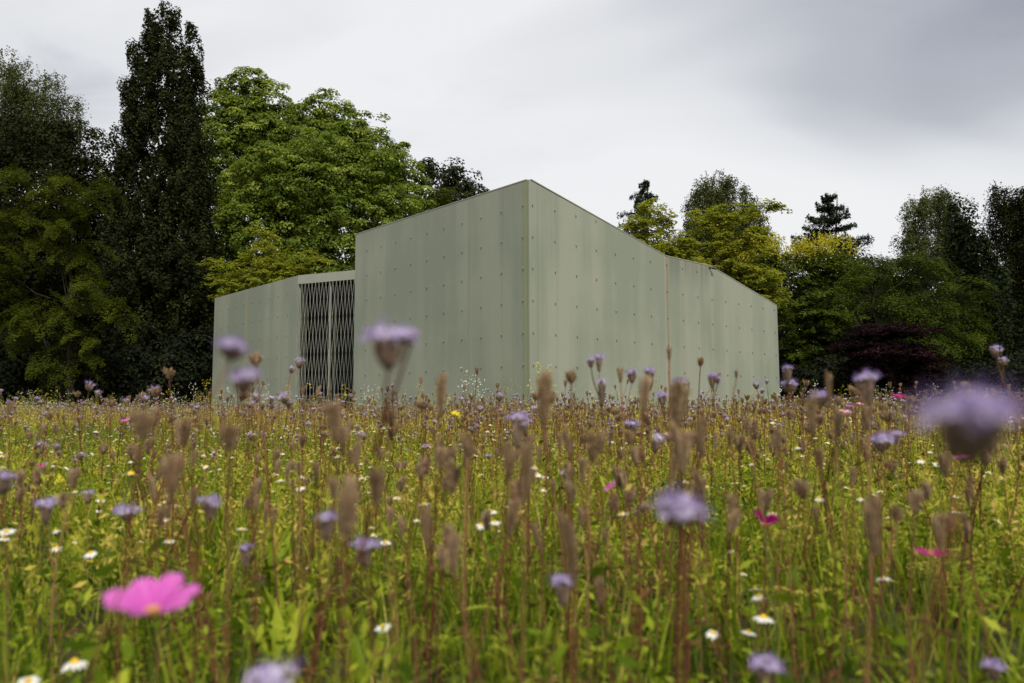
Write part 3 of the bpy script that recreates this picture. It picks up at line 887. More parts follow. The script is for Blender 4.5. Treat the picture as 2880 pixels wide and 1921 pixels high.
        for c, rr in lobes_world(yl, dep - .6):
            n = 70
            d = unit(R.normal(size=(n, 3)) * np.array([1, 1, .6]) + np.array([0, 0, .8])); P = c + d * rr
            m = 12; t = R.random((n, m, 1))
            sp = P[:, None] + np.array([0, 0, 1.0]) * t * .45 * R.uniform(.6, 1.2, (n, 1, 1)) + R.normal(0, .09, (n, m, 3)) * (1.1 - t)
            nn = unit(R.normal(size=(n*m, 3)) + np.array([0, -.3, .5]))
            Cy.add(leaf_quads(sp.reshape(-1, 3), nn, .085, .055, 0, R), R.uniform(0, 1, n*m))
        Cy.build(M['yellow_spike'], r, 'yellow_blossom')['kind'] = 'stuff'
    tree('evergreen_tree', 'dark evergreen backing the yellow-blossomed trees and the wide feathery tree', 43,
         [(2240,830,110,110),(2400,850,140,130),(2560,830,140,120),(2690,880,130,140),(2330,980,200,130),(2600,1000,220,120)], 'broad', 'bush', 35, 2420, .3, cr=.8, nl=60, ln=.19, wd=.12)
    conifer('pine_tree', 'dark pine with flat layered branches against the sky', 56, (2355, 548), 150, 760, 'conifer', 27, layered=True, nb=58, sparse=1.5)
    tree('locust_tree', 'wide green feathery tree arching over the purple-leaved shrub', 28.5,
         [(2450,740,80,50),(2540,735,70,50),(2610,740,70,52),(2400,800,70,70),(2690,800,70,60),(2500,820,110,80),(2620,840,110,80),(2730,870,50,50),(2560,930,150,90),(2700,940,70,70),(2660,1040,80,50)], 'spray', 'locust', 28, 2480, .2, cr=.78, nl=250, ln=.10, wd=.045, forks=2, branches=24, droop=.7, density=.8, width=.4)
    tree('birch_tree', 'round-topped dark birch standing in the gap near the pine', 58,
         [(2615,570,60,45),(2575,610,42,50),(2655,600,42,60),(2600,670,70,60),(2640,720,80,80)], 'weep', 'birch', 29, 2615, .3, cr=.9, nl=135, ln=.15, wd=.09, bark='birch_bark', inner=.35)
    tree('birch_tree', 'dark birch beside the climber-clad conifer at the wood edge', 54,
         [(2800,565,45,40),(2860,580,60,60),(2920,585,60,80),(2850,680,90,110),(2930,700,90,160),(2880,860,110,160),(2900,1010,120,120)], 'weep', 'olive_dark', 30, 2870, .3, cr=.9, nl=135, ln=.15, wd=.09, bark='birch_bark', inner=.25)
    tree('ivy_conifer', 'dark conical tree cloaked in climbing leaves, near the feathery tree', 38,
         [(2712,620,28,50),(2720,710,48,80),(2740,830,70,110),(2770,960,90,120),(2800,1060,110,90)], 'column', 'ivy', 31, 2745, .3, cr=.6, nl=60, ln=.17, wd=.13, topfrac=.9)
    tree('purple_maple', 'dark purple-leaved shrub below the wide feathery tree', 25.5,
         [(2450,930,75,30),(2540,925,85,30),(2390,965,55,32),(2480,985,115,40),(2590,975,40,24),(2570,1020,75,45),(2440,1040,85,45),(2520,1070,110,40)], 'spray', 'purple', 32, 2490, .09, cr=.42, nl=110, ln=.10, wd=.05, forks=3, droop=.35, cat='shrub', density=1.2)
    # shrubs of the wood edge
    bushes = [(60,1030,150,100,31,'black-green shrub under the feathery tree, farthest from the pavilion'),
              (290,1050,130,80,30.5,'black-green shrub between the feathery tree and the column tree'),
              (470,1030,110,100,31,'dense black-green shrub at the foot of the column tree'),
              (600,1020,90,120,32,'tall black-green shrub against the end of the low wing'),
              (560,860,110,160,36,'dark evergreen bush rising behind the low wing'),
              (2265,960,75,110,34,'added dark shrub filling the tree shade against the end of the studded front wall'),  # dark foliage added to stand for the shade under the golden rain tree
              (2330,1060,90,60,28,'low dark shrub between the front wall and the purple shrub'),
              (2720,1070,90,50,27,'low dark shrub beside the purple-leaved shrub'),
              (2860,1060,100,60,29,'low dark shrub at the foot of the dark birch')]
    for i, (px, py, rx, ry, dep, lab) in enumerate(bushes):
        tree('evergreen_shrub', lab, dep, [(px,py,rx,ry),(px-rx*.5,py+ry*.3,rx*.7,ry*.7),(px+rx*.5,py+ry*.3,rx*.7,ry*.7),(px,py+ry*.7,rx,ry*.5)], 'broad', 'bush', 50+i, px, .08, cr=.6, nl=52, ln=.16, wd=.09, cat='shrub', group='evergreen shrubs along the wood edge', forks=3, branches=8)
    # far wood behind everything
    R = np.random.default_rng(90); C = Crown(R)
    for k in range(64):
        px = -700 + k * 66 + R.normal(0, 18); py = 900 + R.normal(0, 40) - (60 if px < 1100 else 0)
        dep = R.uniform(62, 70)
        for c, r in lobes_world([(px, py, 75, 130), (px + 20, py + 150, 90, 110)], dep):
            pts, od = ell_points(R, c, r, 46)
            clump_broad(C, pts, od, 1.3, 44, .45, .3)
    o = bpy.data.objects.new('far_wood', quad_mesh('far_wood', np.concatenate(C.q), np.concatenate(C.v), M['bush']))
    link(o); tag(o, 'dark mass of distant woodland behind the trees', 'woodland', kind='stuff')
trees()

# ------------------------------------------------------------------ meadow plants: shapes
def hairs(b, pts_dirs, ln, w, R, mat=0, var=.8):
    for p, d in pts_dirs:
        p = np.array(p); d = np.array(d)
        s = np.cross(d, R.normal(size=3)); s = s / max(np.linalg.norm(s), 1e-6) * w
        b.add([p - s, p + s, p + d * ln * R.uniform(.6, 1.3)], [(0, 1, 2)], var, mat)

def fingers(b, R, hgt, rad, n, spread=1.0, curl=.5, fr=.0035, mat=0, hair=18, hl=.006, seg=5, sides=5, r_in=.15):
    """bundle of hairy curled cymes that make the goblet-shaped head"""
    tops = []
    for k in range(n):
        a = 2*math.pi*(k + R.uniform(-.25, .25)) / n
        ca, sa = math.cos(a), math.sin(a)
        hh = hgt * R.uniform(.72, 1.08); rr = rad * R.uniform(.65, 1.05) * spread
        if k >= n - max(1, n//4): rr *= .4
        tipc = curl * R.uniform(-1.3, .9)
        pts = []; rads = []
        for i in range(seg + 1):
            t = i / seg
            q = rr * (r_in + (1 - r_in) * t ** .75) + tipc * rr * max(0, t - .68) * 1.8
            pts.append((ca*q + R.normal(0, rad*.03), sa*q + R.normal(0, rad*.03), hh * t))
            rads.append(fr * (.45 + .75 * math.sin(math.pi * min(1, .06 + t*.72))) * R.uniform(.8, 1.2))
        b.tube(pts, rads, sides, R.uniform(.15, .7), mat)
        hs = []
        for _ in range(hair):
            i = R.integers(0, seg); f = R.random()
            p = np.array(pts[i])*(1-f) + np.array(pts[i+1])*f
            d = unit(np.array([ca, sa, .35])[None] + R.normal(0, .8, (1, 3)))[0]
            hs.append((p + d*rads[i]*.7, d))
        hairs(b, hs, hl, .0006 + fr*.10, R, mat, R.uniform(.5, .95))
        tops.append(pts[-1])
    return tops

def florets(b, R, pts, size, stam, mat_p, mat_s, npet=5, nst=4):
    for (p, d) in pts:
        p = np.array(p, float); d = unit(np.array(d, float)[None])[0]
        t = np.cross(d, [0.3, .5, .8]); t /= np.linalg.norm(t); u = np.cross(d, t)
        a0 = R.uniform(0, 6.28); vr = float(np.clip(R.normal(.5, .25), 0, 1))
        for k in range(npet):
            a = a0 + 2*math.pi*k/npet; e = t*math.cos(a) + u*math.sin(a); s = -t*math.sin(a) + u*math.cos(a)
            v = [p, p + e*size*.55 + s*size*.34 + d*size*.28, p + e*size*1.0 + d*size*.40, p + e*size*.55 - s*size*.34 + d*size*.28]
            b.add(v, [(0, 1, 2), (0, 2, 3)], vr, mat_p)
        for k in range(nst):
            a = R.uniform(0, 6.28); e = (t*math.cos(a) + u*math.sin(a))*R.uniform(.1, .45) + d
            s = u*size*.035
            q = p + e*stam*R.uniform(.7, 1.2)
            b.add([p - s, p + s, q + s, q - s], [(0, 1, 2, 3)], R.random(), mat_s)

def bloom_meshes(R, rad, hgt, n_f=9, n_fl=26, hair=14, lo=False):
    """a calyx goblet and the lilac flowers on top of it"""
    b = MB()
    fr = rad*.20
    tops = fingers(b, R, hgt, rad*.85, n_f, 1.0, .1, fr, 0, hair, rad*.35, 3 if lo else 5, 4 if lo else 6)
    fl = MB()
    pts = []
    nsub = 3 if lo else 5
    for c in range(nsub):
        a = 2*math.pi*(c + R.uniform(-.3, .3))/max(1, nsub - 1); q = 0 if c == nsub - 1 else rad*R.uniform(.45, .75)
        cx, cy, cz_ = math.cos(a)*q, math.sin(a)*q, hgt*.97 + rad*(R.uniform(-.28, .12) if q else .12)
        sr = rad*R.uniform(.46, .64)
        for k in range(max(3, n_fl//nsub)):
            d = unit(R.normal(size=(1, 3)) + np.array([[cx, cy, rad*.9]])/rad*.9)[0]; d[2] = abs(d[2])*.9 - .1
            pts.append(((cx + d[0]*sr, cy + d[1]*sr, cz_ + d[2]*sr), tuple(d)))
    florets(fl, R, pts, rad*(.44 if lo else .30), rad*.70, 0, 1, 4 if lo else 5, 1 if lo else 4)
    return b.mesh('calyx', M['calyx'], True), fl.mesh('petals', [M['lilac'], M['stamen']])

def seed_mesh(R, rad, hgt, n=7, hair=22, lo=False):
    b = MB()
    fingers(b, R, hgt, rad*.95, n + 2, 1.0, R.uniform(.3, .9), rad*.21, 0, int(hair*2.4), rad*.42, 3 if lo else 6, 4 if lo else 6, .16)
    return b.mesh('seed_head', M['seed'], True)

def stem_mesh(R, top, rad, mat, base=(0, 0, 0), leaves=3, name='stem', bend=.045, sides=5):
    b = MB()
    base = np.array(base, float); top = np.array(top, float)
    L = np.linalg.norm(top - base); off = R.normal(0, bend, 3) * L; off[2] = 0
    P = []
    for i in range(7):
        t = i/6; P.append(tuple(base*(1-t) + top*t + off*math.sin(math.pi*t)))
    b.tube(P, [rad*(1.25 - .5*i/6) for i in range(7)], sides, R.uniform(.1, .8))
    for k in range(leaves):
        i = R.integers(1, 5); p = np.array(P[i]); a = R.uniform(0, 6.28)
        d = np.array([math.cos(a), math.sin(a), R.uniform(.1, .8)]); l = min(L*R.uniform(.05, .11), R.uniform(.012, .028))
        s = np.array([-math.sin(a), math.cos(a), 0])*l*.10
        q = p + d*l*.6; e = p + d*l + np.array([0, 0, -.35*l])
        b.add([p, q + s, e, q - s], [(0, 1, 2), (0, 2, 3)], R.uniform(.4, 1))
    return b.mesh(name, mat, False)

def daisy_meshes(R, rad, npet=14, reflex=0.15):
    d = MB(); n = 9
    rings = [(1.0, 0.), (.85, .35), (.5, .62), (.0, .75)]
    v = [];
    for q, h in rings[:-1]:
        for k in range(n): v.append((math.cos(2*math.pi*k/n)*q*rad*.33, math.sin(2*math.pi*k/n)*q*rad*.33, h*rad*.36))
    v.append((0, 0, .75*rad*.40))
    f = [(i*n+k, i*n+(k+1) % n, (i+1)*n+(k+1) % n, (i+1)*n+k) for i in range(2) for k in range(n)] + [(2*n+k, 2*n+(k+1) % n, 3*n) for k in range(n)]
    d.add(v, f, .6)
    p = MB()
    for k in range(npet):
        a = 2*math.pi*(k + R.uniform(-.2, .2))/npet; e = np.array([math.cos(a), math.sin(a), 0]); s = np.array([-e[1], e[0], 0])
        l = rad*R.uniform(.85, 1.08); dz = -reflex*rad*R.uniform(.4, 1.6)
        w = rad*.15
        z = np.array([0, 0, 1.0])
        p.add([e*rad*.24 - s*w*.5, e*rad*.24 + s*w*.5, e*l*.65 + s*w + z*dz*.3, e*l + s*w*.5 + z*dz, e*l - s*w*.5 + z*dz, e*l*.65 - s*w + z*dz*.3], [(0, 1, 2, 5), (5, 2, 3, 4)], R.uniform(.2, 1))
    return d.mesh('disc', M['disc'], True), p.mesh('petals', M['white'])

def cosmos_petal(R, rad, cup, wmul=.31):
    """one broad petal with a notched tip, along +x"""
    b = MB(); nu, nv = 9, 7; v = []
    prof = [.12, .42, .68, .86, .96, 1.0, .98, .90, .72]
    for i in range(nu):
        t = i/(nu-1)
        for j in range(nv):
            s = j/(nv-1)*2 - 1
            tip = .045*math.cos(s*3*math.pi)*(t > .95) - .10*s*s*(t**4)
            x = rad*(.10 + .90*t + tip)
            y = rad*wmul*prof[i]*s
            z = rad*(cup*t - .30*cup*t*t*1.2 + .05*s*s*(1-t) + .012*math.cos(s*7)*t)
            v.append((x, y, z))
    f = [(i*nv+j, (i+1)*nv+j, (i+1)*nv+j+1, i*nv+j+1) for i in range(nu-1) for j in range(nv-1)]
    var = [.25 + .35*(q // nv)/(nu-1) + .22*math.cos((q % nv)*2.1) for q in range(len(v))]
    b.add(v, f, np.array(var)); return b
def cosmos_disc(rad):
    b = MB(); n = 12; R = np.random.default_rng(3)
    for k in range(26):
        a = k*2.4; q = rad*math.sqrt(k/26); x, y = math.cos(a)*q, math.sin(a)*q
        h = rad*(.55 - .25*(q/rad)**2); r = rad*.16
        b.tube([(x, y, -.1*rad), (x, y, h), (x*1.05, y*1.05, h + r*.9)], [r, r, r*.35], 5, R.uniform(.1, .9))
    return b.mesh('disc', M['disc'], True)

def orient(o, axis, spin=0):
    q = Vector(axis).to_track_quat('Z', 'Y')
    o.rotation_mode = 'QUATERNION'
    from mathutils import Quaternion
    o.rotation_quaternion = q @ Quaternion((0, 0, 1), spin)

# ------------------------------------------------------------------ hero plants near the camera, at their real places
LAND = []
SHORT = [('large open pink cosmos', 'the large pink cosmos'), ('folded magenta', 'the folded magenta cosmos'), ('edge-on magenta', 'the edge-on magenta cosmos'), ('magenta cosmos beneath', 'the magenta cosmos by the shrubs'),
         ('pink cosmos just under', 'the higher pink cosmos'), ('pale pink cosmos near', 'the pale pink cosmos'), ('small pink cosmos leaning', 'the leaning pink cosmos'), ('small dark red cosmos', 'the dark red cosmos'),
         ('small pink cosmos far', 'the small far pink cosmos'), ('bright yellow blossom below', 'the bright yellow blossom'), ('very long bent', 'the long bent seed head'), ('wide bundle', 'the bundle of dark goblets'),
         ('wide violet flower', 'the wide violet flower'), ('flared brown', 'the flared brown seed head'), ('knobbly', 'the knobbly seed head'), ('round brown seed head under', 'the round brown seed head'),
         ('ragged grey-brown', 'the ragged grey seed head'), ('two-pronged', 'the two-pronged seed head'), ('striped goblet before', 'the striped flower goblet'), ('broad pale-brown', 'the broad pale seed head'),
         ('highest daisy of', 'the cluster of white daisies'), ('largest white daisy', 'the largest daisy'), ('bright white daisy', 'the bright yellow-eyed daisy'), ('tall forked lilac', 'the tall forked lilac'), ('two-headed lilac', 'the two-headed lilac flower')]
def beside(x, y, base):
    best = min(((math.hypot(x - a, y - b), s_) for a, b, s_ in LAND), default=(9, ''))
    return base + (' beside ' + best[1] if best[0] < .42 else '')
def plant_root(name, head, dep_off, label, cat, group=None):
    for k_, s_ in SHORT:
        if k_ in label and len(s_.split()) < 7: LAND.append((head.x + dep_off[0], head.y + dep_off[1], s_)); break
    g = float(gz(head.x + dep_off[0], head.y + dep_off[1]))
    r = empty(name, (head.x + dep_off[0], head.y + dep_off[1], g)); tag(r, label, cat, group)
    return r
def hero_bloom(px, py, depth, wpx, hpx, label, lean=(0, .03), side=None, seed=0, tilt=(0, 0), green=False):
    """py: where the flowers meet the calyx; hpx: calyx height"""
    R = np.random.default_rng(1000 + seed)
    k = depth/F; rad = wpx*k/2*.78; hgt = hpx*k
    top = at(px, py, depth); head = top - Vector((tilt[0]*hgt, tilt[1]*hgt, hgt))
    root = plant_root('phacelia_plant', head, lean, label, 'flower')
    ca, fl = bloom_meshes(R, rad, hgt, 10, 60, 26)
    h = bpy.data.objects.new('flower_head', ca); link(h, root); h.location = head - root.location
    orient(h, (tilt[0], tilt[1], 1), R.uniform(0, 6))
    link(bpy.data.objects.new('petals', fl), h)
    hl = head - root.location
    link(bpy.data.objects.new('stem', stem_mesh(R, tuple(hl), max(.0008, min(.0011, rad*.09)), M['stem_green' if green else 'stem'], leaves=4, sides=7)), root)
    for sd in (side or []):
        spx, spy, sw, sh, attach = sd
        t2 = at(spx, spy, depth + R.normal(0, .01)); r2 = sw*k/2*.8; h2 = sh*k
        hp = t2 - Vector((0, 0, h2))
        c2, f2 = bloom_meshes(R, r2, h2, 7, 32, 20)
        o = bpy.data.objects.new('flower_head', c2); link(o, root); o.location = hp - root.location
        link(bpy.data.objects.new('petals', f2), o)
        b0 = hl * (1 - attach)
        link(bpy.data.objects.new('branch', stem_mesh(R, tuple(hp - root.location), .0014, M['stem'], tuple(b0), 0, 'branch', .06)), root)
    return root
def hero_seed(px, py, depth, wpx, hpx, label, lean=(0, .03), n=7, seed=0, tilt=0., extra=None):
    """py: top of the seed head"""
    R = np.random.default_rng(2000 + seed)
    k = depth/F; rad = wpx*k/2*.62; hgt = hpx*k
    top = at(px, py, depth); head = top - Vector((tilt*hgt, 0, hgt))
    root = plant_root('seed_head_plant', head, lean, label, 'seed head')
    h = bpy.data.objects.new('seed_head', seed_mesh(R, rad, hgt, n, 34)); link(h, root); h.location = head - root.location
    orient(h, (tilt, 0, 1), R.uniform(0, 6))
    hl = head - root.location
    link(bpy.data.objects.new('stem', stem_mesh(R, tuple(hl), max(.0014, min(.0024, rad*.20)), M['stem'], leaves=4, sides=7)), root)
    for (epx, epy, ew, eh, attach) in (extra or []):
        t2 = at(epx, epy, depth + R.normal(0, .01)); hp = t2 - Vector((0, 0, eh*k))
        o = bpy.data.objects.new('seed_head', seed_mesh(R, ew*k/2*.85, eh*k, 6, 26)); link(o, root); o.location = hp - root.location
        b0 = hl * (1 - attach)
        link(bpy.data.objects.new('branch', stem_mesh(R, tuple(hp - root.location), .0013, M['stem'], tuple(b0), 0, 'branch', .06)), root)
    return root
def hero_cosmos(px, py, depth, wpx, mat, label, axis, cup=.55, seed=0, spin=0., npet=8):
    R = np.random.default_rng(3000 + seed)
    k = depth/F; rad = wpx*k/2
    c = at(px, py, depth)
    root = plant_root('cosmos_plant', c, (R.normal(0, .02), .04), label, 'flower')
    ax = Vector(axis).normalized()
    d = bpy.data.objects.new('disc', cosmos_disc(rad*.17)); link(d, root); d.location = c - root.location; orient(d, ax)
    me = cosmos_petal(R, rad, cup).mesh('petal', M[mat], True)
    q0 = ax.to_track_quat('Z', 'Y')
    from mathutils import Quaternion
    for i in range(npet):
        o = bpy.data.objects.new('petal', me); link(o, root); o.location = c - root.location
        o.rotation_mode = 'QUATERNION'
        o.rotation_quaternion = q0 @ Quaternion((0, 0, 1), spin + 2*math.pi*i/npet + R.normal(0, .05)) @ Quaternion((0, 1, 0), R.normal(0, .07) + .03*(i % 2))
        o.scale = (R.uniform(.93, 1.06),)*3
    link(bpy.data.objects.new('stem', stem_mesh(R, tuple(c - root.location - ax*rad*.05), .0014, M['stem_green'], leaves=5)), root)
def hero_daisy(px, py, depth, wpx, label, seed=0, axis=None, group=None):
    R = np.random.default_rng(4000 + seed)
    k = depth/F; rad = wpx*k/2; c = at(px, py, depth)
    root = plant_root('daisy_plant', c, (R.normal(0, .02), R.uniform(0, .03)), label, 'flower', group)
    dm, pm = daisy_meshes(R, rad, 15, R.uniform(.05, .4))
    ax = Vector(axis or (R.normal(0, .15), R.normal(-.2, .15), 1))
    if wpx >= 46:
        b = MB(); w = rad*.15; z = -R.uniform(.05, .35)*rad
        b.add([(rad*.24, -w*.5, 0), (rad*.24, w*.5, 0), (rad*.65, w, z*.3), (rad*.97, w*.5, z), (rad*1.02, 0, z*1.05), (rad*.97, -w*.5, z), (rad*.65, -w, z*.3)], [(0, 1, 2, 6), (6, 2, 3, 4, 5)], .7)
        one = b.mesh('petal', M['white'])
        for i in range(15):
            o = link(bpy.data.objects.new('petal', one), root); o.location = c - root.location
            orient(o, ax, 2*math.pi*(i + R.uniform(-.2, .2))/15); o.scale = (R.uniform(.88, 1.06), 1, R.uniform(.5, 1.5))
        o = link(bpy.data.objects.new('disc', dm), root); o.location = c - root.location; orient(o, ax)
    else:
        for nm, me in (('disc', dm), ('petals', pm)):
            o = bpy.data.objects.new(nm, me); link(o, root); o.location = c - root.location; orient(o, ax)
    link(bpy.data.objects.new('stem', stem_mesh(R, tuple(c - root.location), .0009, M['stem_green'], leaves=3)), root)

def near_stems():
    R = np.random.default_rng(77)
    cl = [760, 960, 1010, 1230, 1260, 1430, 1500, 1560, 1640, 1720, 1900, 1960, 2120, 2300, 2440, 2650, 380, 560]
    for i in range(64):
        px = cl[i % len(cl)] + R.normal(0, 55); dep = R.uniform(.85, 1.9); py = 1147 + (R.uniform(60, 330))/dep**.35
        w = R.uniform(34, 46)/dep; h = R.uniform(48, 105)/dep
        ex = [(px + R.normal(0, 30)/dep, py + R.uniform(10, 60)/dep, w*.8, h*.8, R.uniform(.08, .2))] if i % 3 == 0 else None
        p = at(px, py, dep)
        lab = beside(p.x, p.y, 'sturdy red-brown stem with a two-headed dry seed cluster' if ex else 'sturdy red-brown stem with one fuzzy dry seed head')
        r = hero_seed(px, py, dep, w, h, lab, (R.normal(0, .05), R.uniform(-.02, .06)), int(R.integers(5, 10)), 300 + i, R.normal(0, .12), ex)
        r['group'] = 'sturdy seed-head stems of the near meadow'
def heroes():
    hero_bloom(1094, 950, .56, 118, 85, 'large lilac flower on a brown goblet head in front of the tall wall', (-.10, .06), [(1152, 935, 50, 40, .12)], 1)
    hero_bloom(655, 978, .52, 92, 32, 'lilac flower leaning on a bent stem in front of the low wing', (-.09, .05), None, 2, (.15, 0))
    hero_bloom(686, 1062, .53, 78, 42, 'lilac flower low beside the bent stem in front of the low wing', (-.05, .04), None, 3)
    hero_bloom(2722, 1165, .255, 262, 125, 'tall lilac flower on a broad dark calyx before the dark shrubs', (.03, .03), None, 4, (.08, 0))
    hero_bloom(1918, 1432, .50, 150, 40, 'wide violet flower between brown seed heads below the front wall', (-.02, .04), None, 5)
    hero_bloom(1583, 1632, .86, 62, 70, 'small violet flower tucked under a long bent seed head', (-.03, .03), None, 6)
    hero_bloom(760, 1912, .50, 150, 60, 'pale lilac flower low at the bare patch of soil', (.02, .05), None, 7)
    hero_bloom(2150, 1868, .72, 78, 60, 'dull violet flower low in the green near the yellow-eyed daisies', (.02, .05), None, 8)
    hero_bloom(1026, 1535, .92, 66, 55, 'pale lilac flower beside a cluster of tall brown goblets', (.0, .05), None, 9)
    hero_bloom(920, 1455, .95, 58, 65, 'grey-lilac flower on a long dark goblet beside the brown cluster', (.0, .05), None, 10)
    hero_bloom(1455, 1172, 1.15, 52, 90, 'lilac flower on a long narrow goblet beside the pavilion corner', (.0, .05), [(1478, 1192, 26, 22, .15)], 11)
    hero_bloom(2436, 1060, 1.05, 58, 85, 'white-lilac flower on a striped goblet before the dark shrubs', (.02, .05), [(2412, 1068, 24, 30, .1)], 12)
    hero_bloom(2308, 1112, 1.15, 54, 30, 'lilac flower beside a brown goblet near the front wall', (-.02, .05), None, 13)
    hero_bloom(594, 1412, .98, 56, 50, 'two-headed lilac flower in the open green', (.0, .05), [(572, 1405, 26, 25, .08)], 14)
    hero_bloom(132, 1418, 1.1, 52, 55, 'lilac flower on a grey goblet near the short lawn', (.0, .05), None, 15)
    hero_bloom(360, 1440, 1.2, 58, 22, 'flat violet flower near the pair of dark stalks', (.0, .05), None, 16)
    hero_bloom(692, 1540, 1.25, 38, 60, 'little violet flower on a crooked dark stalk', (-.03, .05), None, 17)
    hero_bloom(2480, 1238, 1.35, 66, 30, 'broad lilac flower cluster under the magenta cosmos', (.02, .05), [(2520, 1222, 36, 24, .1)], 18)
    hero_bloom(12, 1340, 1.0, 48, 40, 'double-tiered violet flower beside the mown lawn', (-.02, .05), [(10, 1372, 40, 20, .12)], 19)
    hero_bloom(2795, 1872, 1.0, 52, 40, 'small violet flower low in the dense green', (.02, .05), None, 20)
    hero_bloom(1780, 1195, 2.1, 36, 22, 'violet flower with three small heads below the rust streak', (0, .05), [(1765, 1190, 20, 16, .08)], 21)
    hero_bloom(1685, 1003, 1.75, 30, 42, 'tall forked lilac flower standing clear against the front wall', (.04, .05), [(1662, 1013, 28, 20, .12), (1692, 1072, 30, 70, .2)], 22)
    hero_bloom(1777, 1047, 1.9, 32, 30, 'lilac tuft beside a brown seed cluster against the front wall', (.03, .05), None, 23)
    hero_bloom(1827, 1043, 1.7, 34, 22, 'lilac twin tuft just beside the rust streak', (.01, .05), [(1836, 1042, 18, 16, .05)], 24)
    hero_bloom(2003, 1057, 1.8, 30, 36, 'lilac flower pair below the black spotlight', (.0, .05), [(2018, 1064, 22, 16, .06)], 25)
    hero_bloom(1915, 1075, 1.5, 44, 24, 'lilac flower peeping over a pale brown goblet', (.0, .05), None, 26)
    hero_bloom(1863, 1112, 1.9, 34, 28, 'lilac cluster on dark calyces by the foot of the rust streak', (.0, .05), None, 27)
    hero_bloom(2215, 1034, 1.7, 28, 44, 'fluted goblet with pale lilac tips beside the end of the front wall', (.01, .05), [(2207, 1045, 14, 26, .1)], 28)
    hero_bloom(2216, 1080, 1.9, 44, 22, 'lilac pair below the fluted goblet at the wall end', (.01, .05), [(2232, 1082, 24, 18, .05)], 29)
    # dried seed heads
    sd = [
     (405,1150,.66,88,80,'flared brown seed head on a straight stem beside the open green',(-.01,.05),6,0,None),
     (488,1275,.72,80,115,'broad pale-brown seed head beside a crooked dark stalk',(.0,.05),9,0,None),
     (552,1262,.80,34,60,'slim dark curled stalk leaning beside the broad seed head',(-.05,.04),4,.2,None),
     (935,1130,.78,66,110,'knobbly brown seed head in front of the doorway wall foot',(-.01,.05),8,-.1,[(965,1200,34,45,.08)]),
     (1240,1055,1.05,44,120,'two-pronged brown seed head below the tall wall',(.0,.05),5,0,None),
     (1535,1045,.86,66,150,'long upright brown seed head before the pavilion corner',(.03,.05),7,.05,None),
     (980,1345,.62,100,160,'wide bundle of dark brown goblets in the near meadow',(-.03,.04),10,0,[(1062,1318,60,95,.12)]),
     (1592,1440,.60,72,190,'very long bent grey-brown seed head in the near meadow',(-.04,.04),7,-.12,None),
     (1280,1480,.72,60,130,'forked dark brown seed head in the near green',(.03,.04),5,.05,None),
     (1480,1250,.74,62,150,'greenish-brown seed head crowded behind two others',(.0,.05),8,0,[(1432,1245,48,100,.1)]),
     (1815,1055,1.0,56,105,'horned pale brown seed head against the front wall foot',(.0,.05),5,.08,None),
     (1912,1075,.82,76,130,'pale brown brush-like seed head below the rust streak',(.0,.05),11,.1,None),
     (1915,1190,.78,76,140,'soft brown twin seed head near the rust streak',(.0,.05),9,0,[(1970,1175,36,100,.12)]),
     (2280,1105,.95,48,120,'grey-brown upright seed head near the pavilion end',(-.03,.05),7,0,None),
     (2328,1035,1.1,30,115,'two pale finger-like seed spikes before the dark shrubs',(.0,.05),3,0,None),
     (2452,1400,.66,76,150,'ragged grey-brown seed head in the shaded green',(.03,.05),9,0,[(2520,1425,40,40,.12)]),
     (2572,1380,.85,62,58,'round brown seed head under the broad-calyxed flower',(.03,.05),10,0,None),
     (2062,1390,1.05,44,62,'small brown seed head beside the magenta cosmos bud',(.02,.05),7,.15,None),
     (1882,978,1.45,22,34,'tall pale stalk with a small ragged seed head on the rust streak line',(-.005,.03),8,0,None),
     (2070,1040,1.75,16,24,'small round brown seed head on a thin stalk against the wall',(.01,.05),7,0,None),
     (1005,1240,1.05,34,70,'narrow brown seed head between the wide bundle and the wall',(.0,.05),6,0,None),
     (1238,1262,.98,44,60,'short flared brown seed head near the yellow blossom',(.0,.05),6,0,[(1272,1295,48,90,.1)]),
     (1660,1210,1.15,46,62,'brown seed head with a pale tip in the middle meadow',(.0,.05),8,0,None),
     (1745,1032,1.7,26,44,'ragged brown seed cluster on a dark red stem before the wall',(.0,.05),7,0,None),
     (2355,1150,1.1,34,80,'dark brown seed head next to the pale pink cosmos',(.0,.05),6,0,None),
     (2435,1140,1.0,46,70,'grey goblet seed head under the striped flower goblet',(.0,.05),7,0,None),
     (1130,1455,1.0,40,50,'stubby dark seed head beside the white daisies',(.0,.05),6,0,None),
     (2100,1170,1.3,30,55,'dark brown goblet among many near the wall foot',(.0,.05),6,0,None),
     (2640,1450,.9,44,90,'hazy brown seed head at the shaded side of the meadow',(.02,.05),7,0,None),
     (1685,1620,1.0,34,80,'slender brown seed head near the long bent one',(.0,.05),5,0,None),
     (640,1195,.60,80,70,'dark hazy seed head at the fork under the bent lilac',(-.04,.05),9,-.1,None)]
    for i, (px, py, dp, w, h, lab, lean, n, tl, ex) in enumerate(sd):
        hero_seed(px, py, dp, w, h, lab, lean, n, i, tl, ex)
    # cosmos
    hero_cosmos(428, 1722, .56, 238, 'pink', 'large open pink cosmos with an orange centre, low in the near meadow', (.03, -.30, .95), .66, 1, .39, 7)
    hero_cosmos(2150, 1478, .98, 88, 'magenta', 'folded magenta cosmos in the open middle meadow', (.45, .25, .86), .95, 2, .2, 5)
    hero_cosmos(2528, 1118, 1.6, 46, 'magenta', 'magenta cosmos beneath the dark shrubs beside the broad-calyxed flower', (0, -.15, 1), .35, 3)
    hero_cosmos(2376, 1160, 2.4, 36, 'pale_pink', 'pale pink cosmos near the pavilion wall', (.1, -.2, 1), .35, 4)
